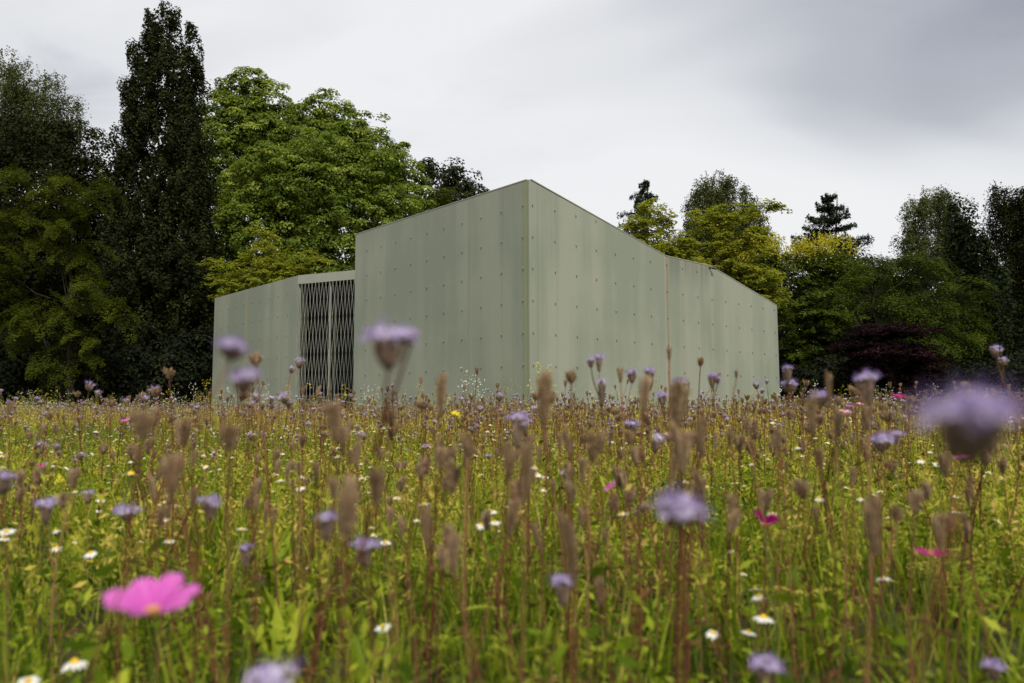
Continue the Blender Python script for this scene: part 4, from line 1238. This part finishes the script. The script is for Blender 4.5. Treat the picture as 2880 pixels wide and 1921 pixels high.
    hero_cosmos(2704, 1290, 1.7, 44, 'pink', 'pink cosmos just under the broad-calyxed flower', (-.1, -.1, 1), .3, 5)
    hero_cosmos(2618, 1556, .95, 78, 'magenta', 'flat edge-on magenta cosmos in the shaded green', (.05, -.05, 1), .12, 6)
    hero_cosmos(1718, 1372, 1.5, 40, 'pink', 'small pink cosmos leaning beside the violet flower', (-.6, -.3, .7), .6, 7, .2, 5)
    hero_cosmos(354, 1184, 2.6, 26, 'pink', 'small pink cosmos far beyond the flared seed head', (0, -.3, 1), .35, 8)
    hero_cosmos(116, 1310, 2.2, 20, 'magenta', 'small dark red cosmos at the lawn edge', (.2, -.3, 1), .7, 9, 0, 5)
    hero_cosmos(2420, 1137, 3.2, 22, 'pale_pink', 'tiny pale pink cosmos above the larger pale pink one', (0, -.2, 1), .35, 10)
    hero_cosmos(2388, 1143, 3.4, 20, 'pink', 'tiny pink cosmos between two brown goblets', (0, -.2, 1), .35, 11)
    # daisies
    dz = [(210,1862,1.0,74,'largest white daisy with a yellow eye, beside the soil patch'),
          (1077,1762,1.35,50,'white daisy on a red-brown stem below the brown cluster'),
          (2147,1736,1.2,62,'bright white daisy with a deep yellow eye beside a tilted one'),
          (2105,1778,1.3,48,'tilted white daisy with a big yellow eye beside the bright one'),
          (255,1555,1.7,40,'white daisy with upright yellow eye, near its twin'),
          (160,1540,1.8,36,'white daisy beside the upright-eyed one'),
          (80,1915,.95,60,'white daisy low beside the largest daisy'),
          (2005,1780,1.3,46,'pale greenish daisy with drooping rays'),
          (790,1350,2.2,26,'white daisy with raised yellow eye in the middle meadow'),
          (1510,1335,2.1,28,'white daisy near the greenish seed head'),
          (1530,1377,2.1,22,'smaller daisy below the one by the greenish seed head'),
          (1384,1438,1.9,28,'highest daisy of the white cluster'),
          (1352,1475,1.8,34,'white-cluster daisy on the side of the brown bundle'),
          (1392,1468,1.8,34,'white-cluster daisy on the side of the magenta cosmos'),
          (1172,1462,1.9,22,'yellow-eyed daisy beside the white cluster'),
          (467,1460,2.0,26,'white daisy seen edge-on by the dark stalks'),
          (463,1412,2.1,28,'white daisy above the edge-on one'),
          (845,1372,2.3,30,'twin white daisy beside the wide brown bundle'),
          (2305,1402,1.9,30,'crumpled white flower near the folded magenta cosmos'),
          (2420,1402,1.9,26,'crumpled white flower beside the ragged seed head'),
          (2590,1295,2.6,24,'small white daisy under the broad-calyxed flower'),
          (2635,1304,2.5,26,'yellow-eyed daisy under the broad-calyxed flower')]
    for i, (px, py, dp, w, lab) in enumerate(dz): hero_daisy(px, py, dp, w, lab, i)
    near_stems()
heroes()

# ------------------------------------------------------------------ repeated meadow plants: individuals, then stuff
def mask_ok(x, y):
    """outside the pavilion footprint and its room"""
    p = np.stack([x - CX, y - CY], -1)
    el = np.array([eL.x, eL.y]); er = np.array([eR.x, eR.y])
    a = p @ el; b = p @ er
    return ~(((a > -.12) & (b > -.12) & (a < 6.4) & (b < 9.5)) | ((a > 6) & (a < 15.4) & (b > .12) & (b < 4.5)))
def scatter(dens, y0, y1, R, dfun=None, wide=.74):
    """uniform scatter over the part of the meadow that the photo shows"""
    area = wide*(y1*y1 - y0*y0) + 1.0*(y1 - y0)
    n = int(dens*area)
    y = np.sqrt(R.uniform(y0*y0, y1*y1, n)); x = R.uniform(-1, 1, n)*(y*wide + .5)
    ok = mask_ok(x, y)
    # the right-hand meadow ends in front of the shrubs
    ok &= ~((x > 6.5) & (y > 22.5)) & (y < 27)
    if dfun is not None: ok &= R.random(n) < dfun(x, y)
    return x[ok], y[ok]
def patch(x, y, s=.6, ph=0.):
    return .5 + .25*np.sin(x*s*1.7 + ph + 1.3*np.sin(y*s)) + .25*np.sin(y*s*1.3 + ph*2 + 1.1*np.sin(x*s*.8))
def lawn(x, y):   # short mown grass at the left
    return np.clip(1.35 - np.hypot((x + 6.2)/4.6, (y - 8.4)/4.0), 0, 1)

PROTO = {}
def proto_collection(name, meshes):
    c = bpy.data.collections.new(name)
    for i, me in enumerate(meshes):
        o = bpy.data.objects.new(f'{name}_{i:02d}', me); c.objects.link(o)
    return c
def instancer(name, coll, n, x, y, rot, scl, idx, label, cat):
    me = bpy.data.meshes.new(name)
    z = gz(x, y) - .005
    me.vertices.add(len(x)); me.vertices.foreach_set('co', np.stack([x, y, z], -1).reshape(-1).astype(np.float32))
    a = me.attributes.new('rot', 'FLOAT_VECTOR', 'POINT'); a.data.foreach_set('vector', rot.reshape(-1).astype(np.float32))
    a = me.attributes.new('scl', 'FLOAT_VECTOR', 'POINT'); a.data.foreach_set('vector', scl.reshape(-1).astype(np.float32))
    a = me.attributes.new('idx', 'INT', 'POINT'); a.data.foreach_set('value', idx.astype(np.int32))
    me.update()
    o = link(bpy.data.objects.new(name, me)); tag(o, label, cat, kind='stuff')
    ng = bpy.data.node_groups.new(name + '_scatter', 'GeometryNodeTree')
    ng.interface.new_socket('Geometry', in_out='INPUT', socket_type='NodeSocketGeometry')
    ng.interface.new_socket('Geometry', in_out='OUTPUT', socket_type='NodeSocketGeometry')
    N, L = ng.nodes, ng.links
    gi = N.new('NodeGroupInput'); go = N.new('NodeGroupOutput')
    ci = N.new('GeometryNodeCollectionInfo'); ci.inputs['Collection'].default_value = coll
    ci.inputs['Separate Children'].default_value = True; ci.inputs['Reset Children'].default_value = True
    ip = N.new('GeometryNodeInstanceOnPoints'); ip.inputs['Pick Instance'].default_value = True
    def na(nm, t):
        q = N.new('GeometryNodeInputNamedAttribute'); q.data_type = t; q.inputs['Name'].default_value = nm
        return [s for s in q.outputs if s.enabled and s.name == 'Attribute'][0]
    er = N.new('FunctionNodeEulerToRotation')
    L.new(na('rot', 'FLOAT_VECTOR'), er.inputs[0])
    L.new(gi.outputs[0], ip.inputs['Points']); L.new(ci.outputs[0], ip.inputs['Instance'])
    L.new(na('idx', 'INT'), ip.inputs['Instance Index']); L.new(er.outputs[0], ip.inputs['Rotation'])
    L.new(na('scl', 'FLOAT_VECTOR'), ip.inputs['Scale']); L.new(ip.outputs[0], go.inputs[0])
    md = o.modifiers.new('scatter', 'NODES'); md.node_group = ng
    return o

def blades(b, R, n, hgt, spread, w, mat=0, lean=.5, seg=3, lo=.5):
    for k in range(n):
        a = R.uniform(0, 6.28); q = spread*math.sqrt(R.random()); p = np.array([math.cos(a)*q, math.sin(a)*q, 0])
        a2 = R.uniform(0, 6.28); d = np.array([math.cos(a2), math.sin(a2), 0]); s = np.array([-d[1], d[0], 0])
        h = hgt*R.uniform(lo, 1.1); ln = lean*R.uniform(.1, 1.2)*h; ww = w*R.uniform(.6, 1.3)
        v = []
        for i in range(seg + 1):
            t = i/seg; c = p + d*ln*t*t + np.array([0, 0, h*(t - .22*(ln/h)*t*t)])
            wi = ww*(1 - t)**.7 if i < seg else 0
            v += [c - s*wi, c + s*wi] if i < seg else [c]
        f = [(2*i, 2*i+1, 2*i+3, 2*i+2) for i in range(seg-1)] + [(2*seg-2, 2*seg-1, 2*seg)]
        b.add(v, f, R.uniform(.05, .95), mat)
def ferny(b, R, hgt, n, mat=0):
    """feathery, much divided leaf"""
    for k in range(n):
        a = R.uniform(0, 6.28); d = np.array([math.cos(a), math.sin(a), 0]); s = np.array([-d[1], d[0], 0])
        l = hgt*R.uniform(.5, 1.1); z0 = R.uniform(0, hgt*.55); vr = R.random()
        for i in range(10):
            t = (i + 1)/10.5; c = d*l*.65*t + np.array([0, 0, z0 + l*.75*t - .45*l*t*t])
            w = l*.17*math.sin(math.pi*min(.95, t + .1)); th = l*.018
            for sg in (-1, 1):
                e = c + s*sg*w + d*w*.5 + np.array([0, 0, R.normal(0, .12)*w])
                b.add([c - d*th, e, c + d*th], [(0, 1, 2)], float(np.clip(vr + R.normal(0, .1), 0, 1)), mat)
        c0 = np.array([0, 0, z0]); c1_ = d*l*.65 + np.array([0, 0, z0 + l*.3]); th = s*l*.012
        mid = d*l*.33 + np.array([0, 0, z0 + l*.27])
        b.add([c0 - th, c0 + th, mid + th, mid - th, c1_], [(0, 1, 2, 3), (3, 2, 4)], vr, mat)
def broad_leaves(b, R, n, hgt, w, mat=0):
    for k in range(n):
        a = R.uniform(0, 6.28); d = np.array([math.cos(a), math.sin(a), 0]); s = np.array([-d[1], d[0], 0])
        l = hgt*R.uniform(.6, 1.15); ln = R.uniform(.15, .7)*l; v = []
        W = [.25, .8, 1.0, .75, 0]
        for i, wi in enumerate(W):
            t = i/4; c = d*ln*t*t + np.array([0, 0, l*(t - .25*t*t*ln/l)]) + d*.01
            fold = np.array([0, 0, .25*w*wi])
            v += [c - s*w*wi + fold, c, c + s*w*wi + fold]
        f = [(3*i+j, 3*i+j+1, 3*i+j+4, 3*i+j+3) for i in range(4) for j in range(2)]
        b.add(v, f, R.uniform(.1, .9), mat)
def umbel(b, R, hgt, n, size, mat_stem, mat_fl, spread=.35, twigs=8):
    """airy branched weed with tiny four-petalled flowers"""
    b.tube([(0, 0, 0), (R.normal(0, .02), R.normal(0, .02), hgt*.5), (R.normal(0, .03), R.normal(0, .03), hgt)], [.002, .0016, .001], 4, .5, mat_stem)
    for k in range(n):
        z = hgt*R.uniform(.45, 1.0); a = R.uniform(0, 6.28); l = hgt*spread*R.uniform(.2, 1)*(1.25 - z/hgt)
        p0 = np.array([0, 0, z]); p1 = p0 + np.array([math.cos(a)*l, math.sin(a)*l, l*R.uniform(.4, 1.1)])
        b.tube([tuple(p0), tuple(p1)], [.0009, .0006], 3, .6, mat_stem, False)
        for j in range(R.integers(1, 4)):
            c = p1 + R.normal(0, size*1.2, 3)
            nrm = unit(R.normal(0, .5, (1, 3)) + np.array([[0, -.3, .8]]))[0]
            t = np.cross(nrm, [1, 0, .1]); t /= np.linalg.norm(t); u = np.cross(nrm, t)
            for m in range(4):
                aa = m*math.pi/2; e = t*math.cos(aa) + u*math.sin(aa); s = np.cross(nrm, e)
                b.add([c, c + e*size*.6 + s*size*.4, c + e*size, c + e*size*.6 - s*size*.4], [(0, 1, 2, 3)], R.random(), mat_fl)

def meadow():
    R = np.random.default_rng(501)
    # ---------- prototypes for stuff
    grass = []
    for k in range(5):
        b = MB(); blades(b, R, 18, .13 + .035*k, .06, .0027, lean=.55); grass.append(b.mesh('grass', M['grass']))
    herbs = []
    for k in range(3):
        b = MB(); broad_leaves(b, R, 8, .10 + .045*k, .009 + .003*(k % 2)); herbs.append(b.mesh('herb', M['herb']))
    for k in range(3):
        b = MB(); ferny(b, R, .10 + .03*k, 14); herbs.append(b.mesh('herb', M['herb']))
    def leafy(b, n, hgt, leaf, spread):
        for k in range(n):
            a = R.uniform(0, 6.28); q = spread*math.sqrt(R.random()); p0 = np.array([math.cos(a)*q, math.sin(a)*q, 0])
            h = hgt*R.uniform(.45, 1.1); d = np.array([R.normal(0, .22), R.normal(0, .22), 1.0])*h; vr = R.random()
            s_ = np.array([.0008, 0, 0]); b.add([p0 - s_, p0 + s_, p0 + d], [(0, 1, 2)], vr*.6)
            for j in range(13):
                t = R.uniform(.15, 1.05); c = p0 + d*t; l = leaf*R.uniform(.5, 1.5)
                e = unit(R.normal(size=(1, 3)) + np.array([[0, 0, .35]]))[0]; u = unit(np.cross(e, R.normal(size=3))[None])[0]*l*R.uniform(.07, .22)
                b.add([c, c + e*l*.5 + u, c + e*l, c + e*l*.5 - u], [(0, 1, 2), (0, 2, 3)], float(np.clip(vr + R.normal(0, .22), 0, 1)))
    for k in range(4):
        b = MB(); leafy(b, 8, .13 + .045*k, .020 + .006*(k % 2), .06); herbs.append(b.mesh('herb', M['herb']))
    ferns = []
    for k in range(4):
        b = MB(); leafy(b, 6, .22 + .04*k, .017, .05); ferns.append(b.mesh('fern', M['fern']))
    for k in range(4):
        b = MB(); ferny(b, R, .10 + .02*k, 16); ferns.append(b.mesh('fern', M['fern']))
    def joined(name, meshes_offsets, mats):
        b = MB()
        for me, off, sc in meshes_offsets:
            v = np.empty(len(me.vertices)*3); me.vertices.foreach_get('co', v); v = v.reshape(-1, 3)*sc + np.array(off)
            c = np.empty(len(me.vertices)); me.attributes['var'].data.foreach_get('value', c)
            for mi in range(max(1, len(me.materials))):
                pass
            base = [mats.index(m) for m in me.materials]
            fs = [tuple(p.vertices) for p in me.polygons]; ms = [base[p.material_index] for p in me.polygons]
            n0 = b.n; b.v.append(v); b.c.append(c); b.n += len(v)
            for f, m in zip(fs, ms): b.f.append(tuple(i + n0 for i in f)); b.m.append(m)
        return b.mesh(name, mats)
    seeds = []; smats = [M['stem'], M['seed']]
    for k in range(6):
        hgt = .40 + .03*k; hh = R.uniform(.022, .045)
        parts = [(stem_mesh(R, (R.normal(0, .03), R.normal(0, .03), hgt), .0017, M['stem'], leaves=5, sides=4), (0, 0, 0), 1)]
        tp = np.array(parts[0][0].vertices[-1].co) if False else np.array([0, 0, 0])
        top = np.mean([np.array(parts[0][0].vertices[i].co) for i in range(24, 28)], 0)
        parts.append((seed_mesh(R, .011 + .003*R.random(), hh, 5, 9, True), top, 1))
        if k % 2 == 0:
            o2 = top + np.array([R.normal(0, .035), R.normal(0, .035), -R.uniform(.01, .06)])
            parts.append((stem_mesh(R, tuple(o2), .001, M['stem'], tuple(top*.75), 0, sides=3), (0, 0, 0), 1))
            parts.append((seed_mesh(R, .010, hh*.8, 5, 7, True), o2, 1))
        seeds.append(joined('seed', parts, smats))
    blooms = []; bmats = [M['stem'], M['calyx'], M['lilac'], M['stamen']]
    for k in range(5):
        hgt = .40 + .035*k
        st = stem_mesh(R, (R.normal(0, .03), R.normal(0, .03), hgt), .0016, M['stem'], leaves=5, sides=4)
        top = np.mean([np.array(st.vertices[i].co) for i in range(24, 28)], 0)
        ca, fl = bloom_meshes(R, .015, R.uniform(.012, .028), 6, 12, 6, True)
        parts = [(st, (0, 0, 0), 1), (ca, top, 1), (fl, top, 1)]
        if k % 2:
            o2 = top + np.array([R.normal(0, .025), R.normal(0, .025), -.02])
            parts += [(ca, o2, .7), (fl, o2, .7), (stem_mesh(R, tuple(o2), .001, M['stem'], tuple(top*.8), 0, sides=3), (0, 0, 0), 1)]
        blooms.append(joined('bloom', parts, bmats))
    dais = []; dmats = [M['stem_green'], M['disc'], M['white']]
    for k in range(4):
        st = stem_mesh(R, (R.normal(0, .02), R.normal(0, .02), .30), .0011, M['stem_green'], leaves=3, sides=3)
        top = np.mean([np.array(st.vertices[i].co) for i in range(18, 21)], 0)
        d_, p_ = daisy_meshes(R, .013, 11, R.uniform(0, .5))
        dais.append(joined('daisy', [(st, (0, 0, 0), 1), (d_, top, 1), (p_, top, 1)], dmats))
    weeds = []
    for k in range(4):
        b = MB(); umbel(b, R, .62, 22, .0065, 0, 1); weeds.append(b.mesh('weed', [M['stem_green'], M['white' if k % 2 else 'mustard']]))

    def rots(n, tilt=.12): return np.stack([R.normal(0, tilt, n), R.normal(0, tilt, n), R.uniform(0, 6.28, n)], -1)
    def scl(n, m, s=.2):
        q = np.clip(R.normal(m, m*s, n), m*.45, m*1.7); return q
    def S3(q): return np.stack([q, q, q], -1)

    # grass, everywhere
    x, y = scatter(105, .55, 26, R); n = len(x)
    q = scl(n, .85, .30)*(1 - .55*lawn(x, y))
    g = np.clip((R.random(n)*5), 0, 4.99).astype(int)
    instancer('meadow_grass', proto_collection('grass_proto', grass), 5, x, y, rots(n, .15), S3(q), g, 'yellow-green grass covering the whole meadow', 'grass')
    x, y = scatter(150, .6, 24, R, lambda x, y: np.clip(1.7*patch(x, y, 1.3, .4) - .32, .05, 1)); n = len(x)
    instancer('meadow_herbs', proto_collection('herb_proto', herbs), 10, x, y, rots(n, .15), S3(scl(n, .95)*(1 - .5*lawn(x, y))), R.choice(10, n, p=[.05, .03, .01, .09, .09, .07, .18, .18, .16, .14]), 'leafy green herbs between the grass', 'herbs')
    x, y = scatter(85, 1.5, 26, R, lambda x, y: np.clip((.25 + .75*patch(x, y, .8, 2.) + .12*np.clip(x, -1, 2))*(1 - 1.4*lawn(x, y)), 0, 1)); n = len(x)
    instancer('withering_foliage', proto_collection('fern_proto', ferns), 8, x, y, rots(n, .15), S3(scl(n, 1.0)*(1 + .4*sstep(5, 10, y))), R.choice(8, n, p=[.17]*4 + [.08]*4), 'withering yellow-brown feathery foliage between the stems', 'foliage')

    # phacelia in seed and in bloom, daisies: the nearest are things, the rest is stuff
    def nearest(x, y, k, ymin):
        vis = (y > ymin) & (np.abs(x) < y*.69 + .02)
        o = np.argsort(np.where(vis, y, 1e9))[:k]
        m = np.zeros(len(x), bool); m[o] = True
        return m & vis
    stemdens = lambda x, y: np.clip((.40 + .6*patch(x, y, .7, 1.))*(1 - 1.5*lawn(x, y))*np.where(y < 4, .74 + .22*np.clip(x, -1, 1), 1)*np.where(y > 7, 1.0, .8), 0, 1)
    x, y = scatter(64, 1.15, 26.5, R, stemdens)
    m = nearest(x, y, 205, 1.15)
    n = int((~m & (y > 1.1)).sum()); xi, yi = x[~m], y[~m]; n = len(xi)
    instancer('far_seed_heads', proto_collection('seed_proto', seeds), 6, xi, yi, rots(n, .10), S3(scl(n, .90, .20)*(1 - .15*sstep(8, 12, yi))), R.integers(0, 6, n), 'haze of small brown seed heads over the farther meadow', 'seed heads')
    variants = []
    for k in range(7):
        hgt = .32 + .03*k; hh = R.uniform(.022, .045)
        st = stem_mesh(R, (R.normal(0, .03), R.normal(0, .03), hgt), .0016, M['stem'], leaves=5)
        top = np.mean([np.array(st.vertices[i].co) for i in range(30, 35)], 0)
        heads = [(seed_mesh(R, R.uniform(.010, .016), hh, 6, 16), top)]
        br = None
        if k % 3 == 0:
            o2 = top + np.array([R.normal(0, .03), R.normal(0, .03), -R.uniform(.01, .05)])
            heads.append((seed_mesh(R, .010, hh*.8, 5, 12), o2)); br = stem_mesh(R, tuple(o2), .001, M['stem'], tuple(top*.78), 0, 'branch')
        variants.append((st, heads, br))
    two = {True: ('seed_head_plant', 'slender dry stem with two small brown seed heads', 'two-headed dry stems in the open meadow'),
           False: ('seed_head_plant', 'slender dry stem with one small brown seed head', 'single dry stems in the open meadow')}
    for a, c in zip(x[m], y[m]):
        k = R.integers(0, 7); st, hd, br = variants[k]; nm, lab, grp = two[br is not None]
        r = empty(nm, (a, c, float(gz(a, c)) - .003), R.uniform(0, 6.28)); tag(r, beside(a, c, lab), 'seed head', grp)
        r.rotation_euler = (R.normal(0, .13), R.normal(0, .13), R.uniform(0, 6.28)); r.scale = (float(scl(1, .94, .15)[0]),)*3
        link(bpy.data.objects.new('stem', st), r)
        for me, loc in hd:
            o = link(bpy.data.objects.new('seed_head', me), r); o.location = loc
        if br is not None: link(bpy.data.objects.new('branch', br), r)

    x, y = scatter(17, 1.3, 26, R, lambda x, y: np.clip((.35 + .65*patch(x, y, .9, 3.))*(1 - lawn(x, y))*np.where(y < 4, .55, 1), 0, 1))
    m = nearest(x, y, 150, 1.3)
    xi, yi = x[~m], y[~m]; n = len(xi)
    instancer('far_lilac_flowers', proto_collection('bloom_proto', blooms), 5, xi, yi, rots(n, .10), S3(scl(n, .90, .18)), R.integers(0, 5, n), 'scattered small lilac flowers over the farther meadow', 'flowers')
    variants = []
    for k in range(6):
        hgt = .36 + .035*k
        st = stem_mesh(R, (R.normal(0, .03), R.normal(0, .03), hgt), .0015, M['stem'], leaves=5)
        top = np.mean([np.array(st.vertices[i].co) for i in range(30, 35)], 0)
        hs = [(bloom_meshes(R, R.uniform(.012, .016), R.uniform(.012, .032), 7, 18, 10), top)]
        br = None
        if k % 2:
            o2 = top + np.array([R.normal(0, .026), R.normal(0, .026), -.018]); hs.append((bloom_meshes(R, .010, .015, 6, 12, 8), o2))
            br = stem_mesh(R, tuple(o2), .001, M['stem'], tuple(top*.8), 0, 'branch')
        variants.append((st, hs, br))
    for a, c in zip(x[m], y[m]):
        k = R.integers(0, 6); st, hs, br = variants[k]
        r = empty('phacelia_plant', (a, c, float(gz(a, c)) - .003))
        if br is None: tag(r, beside(a, c, 'small meadow phacelia with a single lilac tuft'), 'flower', 'single lilac tufts in the meadow')
        else: tag(r, beside(a, c, 'small forked meadow phacelia with two lilac tufts'), 'flower', 'forked lilac tufts in the meadow')
        r.rotation_euler = (R.normal(0, .13), R.normal(0, .13), R.uniform(0, 6.28)); r.scale = (float(scl(1, .92, .15)[0]),)*3
        link(bpy.data.objects.new('stem', st), r)
        for (ca, fl), loc in hs:
            h = link(bpy.data.objects.new('flower_head', ca), r); h.location = loc
            link(bpy.data.objects.new('petals', fl), h)
        if br is not None: link(bpy.data.objects.new('branch', br), r)

    x, y = scatter(34, 1.35, 24, R, lambda x, y: np.clip(.25 + .75*patch(x, y, 1.3, 5.) - .02*x, 0, 1))
    m = nearest(x, y, 240, 1.35)
    xi, yi = x[~m], y[~m]; n = len(xi)
    instancer('far_daisies', proto_collection('daisy_proto', dais), 4, xi, yi, rots(n, .25), S3(scl(n, 1.0, .2)*(1 - .4*lawn(xi, yi))), R.integers(0, 4, n), 'scattered white daisies over the farther meadow', 'flowers')
    variants = []
    for k in range(6):
        hgt = .14 + .035*k
        st = stem_mesh(R, (R.normal(0, .02), R.normal(0, .02), hgt), .0010, M['stem_green'], leaves=3)
        top = np.mean([np.array(st.vertices[i].co) for i in range(30, 35)], 0)
        variants.append((st, daisy_meshes(R, R.uniform(.010, .015), 13, R.uniform(0, .5)), top))
    for a, c in zip(x[m], y[m]):
        st, (d_, p_), top = variants[R.integers(0, 6)]
        r = empty('daisy_plant', (a, c, float(gz(a, c)) - .003)); tag(r, beside(a, c, 'little white meadow daisy low in the grass'), 'flower', 'little daisies low in the grass')
        r.rotation_euler = (R.normal(-.05, .15), R.normal(0, .15), R.uniform(0, 6.28)); r.scale = (float(scl(1, 1., .2)[0]),)*3
        link(bpy.data.objects.new('stem', st), r)
        for nm, me in (('disc', d_), ('petals', p_)):
            o = link(bpy.data.objects.new(nm, me), r); o.location = top
    # weeds along the foot of the walls
    spots = [(1310,1040,12.5,'white'),(1345,1062,13.,'white'),(1030,1085,15.6,'white'),(640,1085,19.5,'white'),(700,1075,18.6,'white'),(745,1070,18.4,'white'),(545,1080,21,'white'),
             (1510,1030,11.5,'mustard'),(1545,1028,11.8,'mustard'),(810,1085,18.2,'mustard'),(615,1092,20,'mustard'),(1180,1080,14,'mustard'),(1240,1078,13.6,'mustard'),(970,1085,16,'mustard'),
             (870,1082,17.2,'mustard'),(275,1055,24,'green'),(580,1065,20.5,'mustard'),(1620,1035,9.,'green'),(2250,1075,15,'green'),(2290,1082,16,'white'),(2160,1070,14,'green'),(2060,1080,13,'green'),(1420,1075,12,'green')]
    for i, (px, py, dp, kind) in enumerate(spots):
        t = at(px, py, dp); g = float(gz(t.x, t.y)); hgt = max(.45, t.z - g)
        b = MB(); Rk = np.random.default_rng(700 + i)
        b2 = MB(); umbel(b2, Rk, hgt, 26, .013 if kind != 'green' else .006, 0, 1, .30)
        r = empty('branching_weed', (t.x, t.y, g))
        lab = {'white': 'airy branching weed with tiny white flowers near the wall foot', 'mustard': 'branching weed with small yellow flowers near the wall foot', 'green': 'tall green weed in bud near the wood edge or wall foot'}[kind]
        tag(r, lab, 'weed', {'white': 'white-flowered weeds', 'mustard': 'yellow-flowered weeds', 'green': 'budding green weeds'}[kind])
        # split stems and flowers into two parts
        for part, mi, mt in (('stem', 0, M['stem_green']), ('flowers', 1, {'white': M['white'], 'mustard': M['mustard'], 'green': M['herb']}[kind])):
            bb = MB(); bb.v = b2.v; bb.c = b2.c; bb.n = b2.n; bb.f = [f for f, m_ in zip(b2.f, b2.m) if m_ == mi]; bb.m = [0]*len(bb.f)
            me = bb.mesh(part, mt)
            import bmesh
            bm = bmesh.new(); bm.from_mesh(me)
            bmesh.ops.delete(bm, geom=[v for v in bm.verts if not v.link_faces], context='VERTS'); bm.to_mesh(me); bm.free()
            tag(link(bpy.data.objects.new(part, me), r), kind='stuff' if part == 'flowers' else None)
    x, y = scatter(1.9, 10, 25, R); n = len(x)
    instancer('far_weeds', proto_collection('weed_proto', weeds), 4, x, y, rots(n, .08), S3(scl(n, 1.0, .2)), R.integers(0, 4, n), 'thin weeds with tiny white and yellow flowers scattered in the farther meadow', 'weeds')
    # yellow blossoms seen singly
    for i, (px, py, dp, w, lab) in enumerate([(1278,1165,2.2,26,'bright yellow blossom below the tall wall'), (172,1350,2.4,22,'bright yellow blossom beside the lawn')]):
        Rk = np.random.default_rng(800 + i); t = at(px, py, dp); g = float(gz(t.x, t.y)); k = dp/F
        r = empty('yellow_flower', (t.x, t.y, g)); tag(r, lab, 'flower')
        b = MB(); florets(b, Rk, [((Rk.normal(0, w*k*.28), Rk.normal(0, w*k*.28), Rk.normal(0, w*k*.22)), (Rk.normal(0, .6), -.5 + Rk.normal(0, .5), .7)) for _ in range(6)], w*k*.33, w*k*.1, 0, 0, 4, 0)
        o = b.build('petals', M['mustard'], r); o.location = (0, 0, t.z - g)
        link(bpy.data.objects.new('stem', stem_mesh(Rk, (0, 0, t.z - g), .0012, M['stem_green'], leaves=5)), r)
meadow()
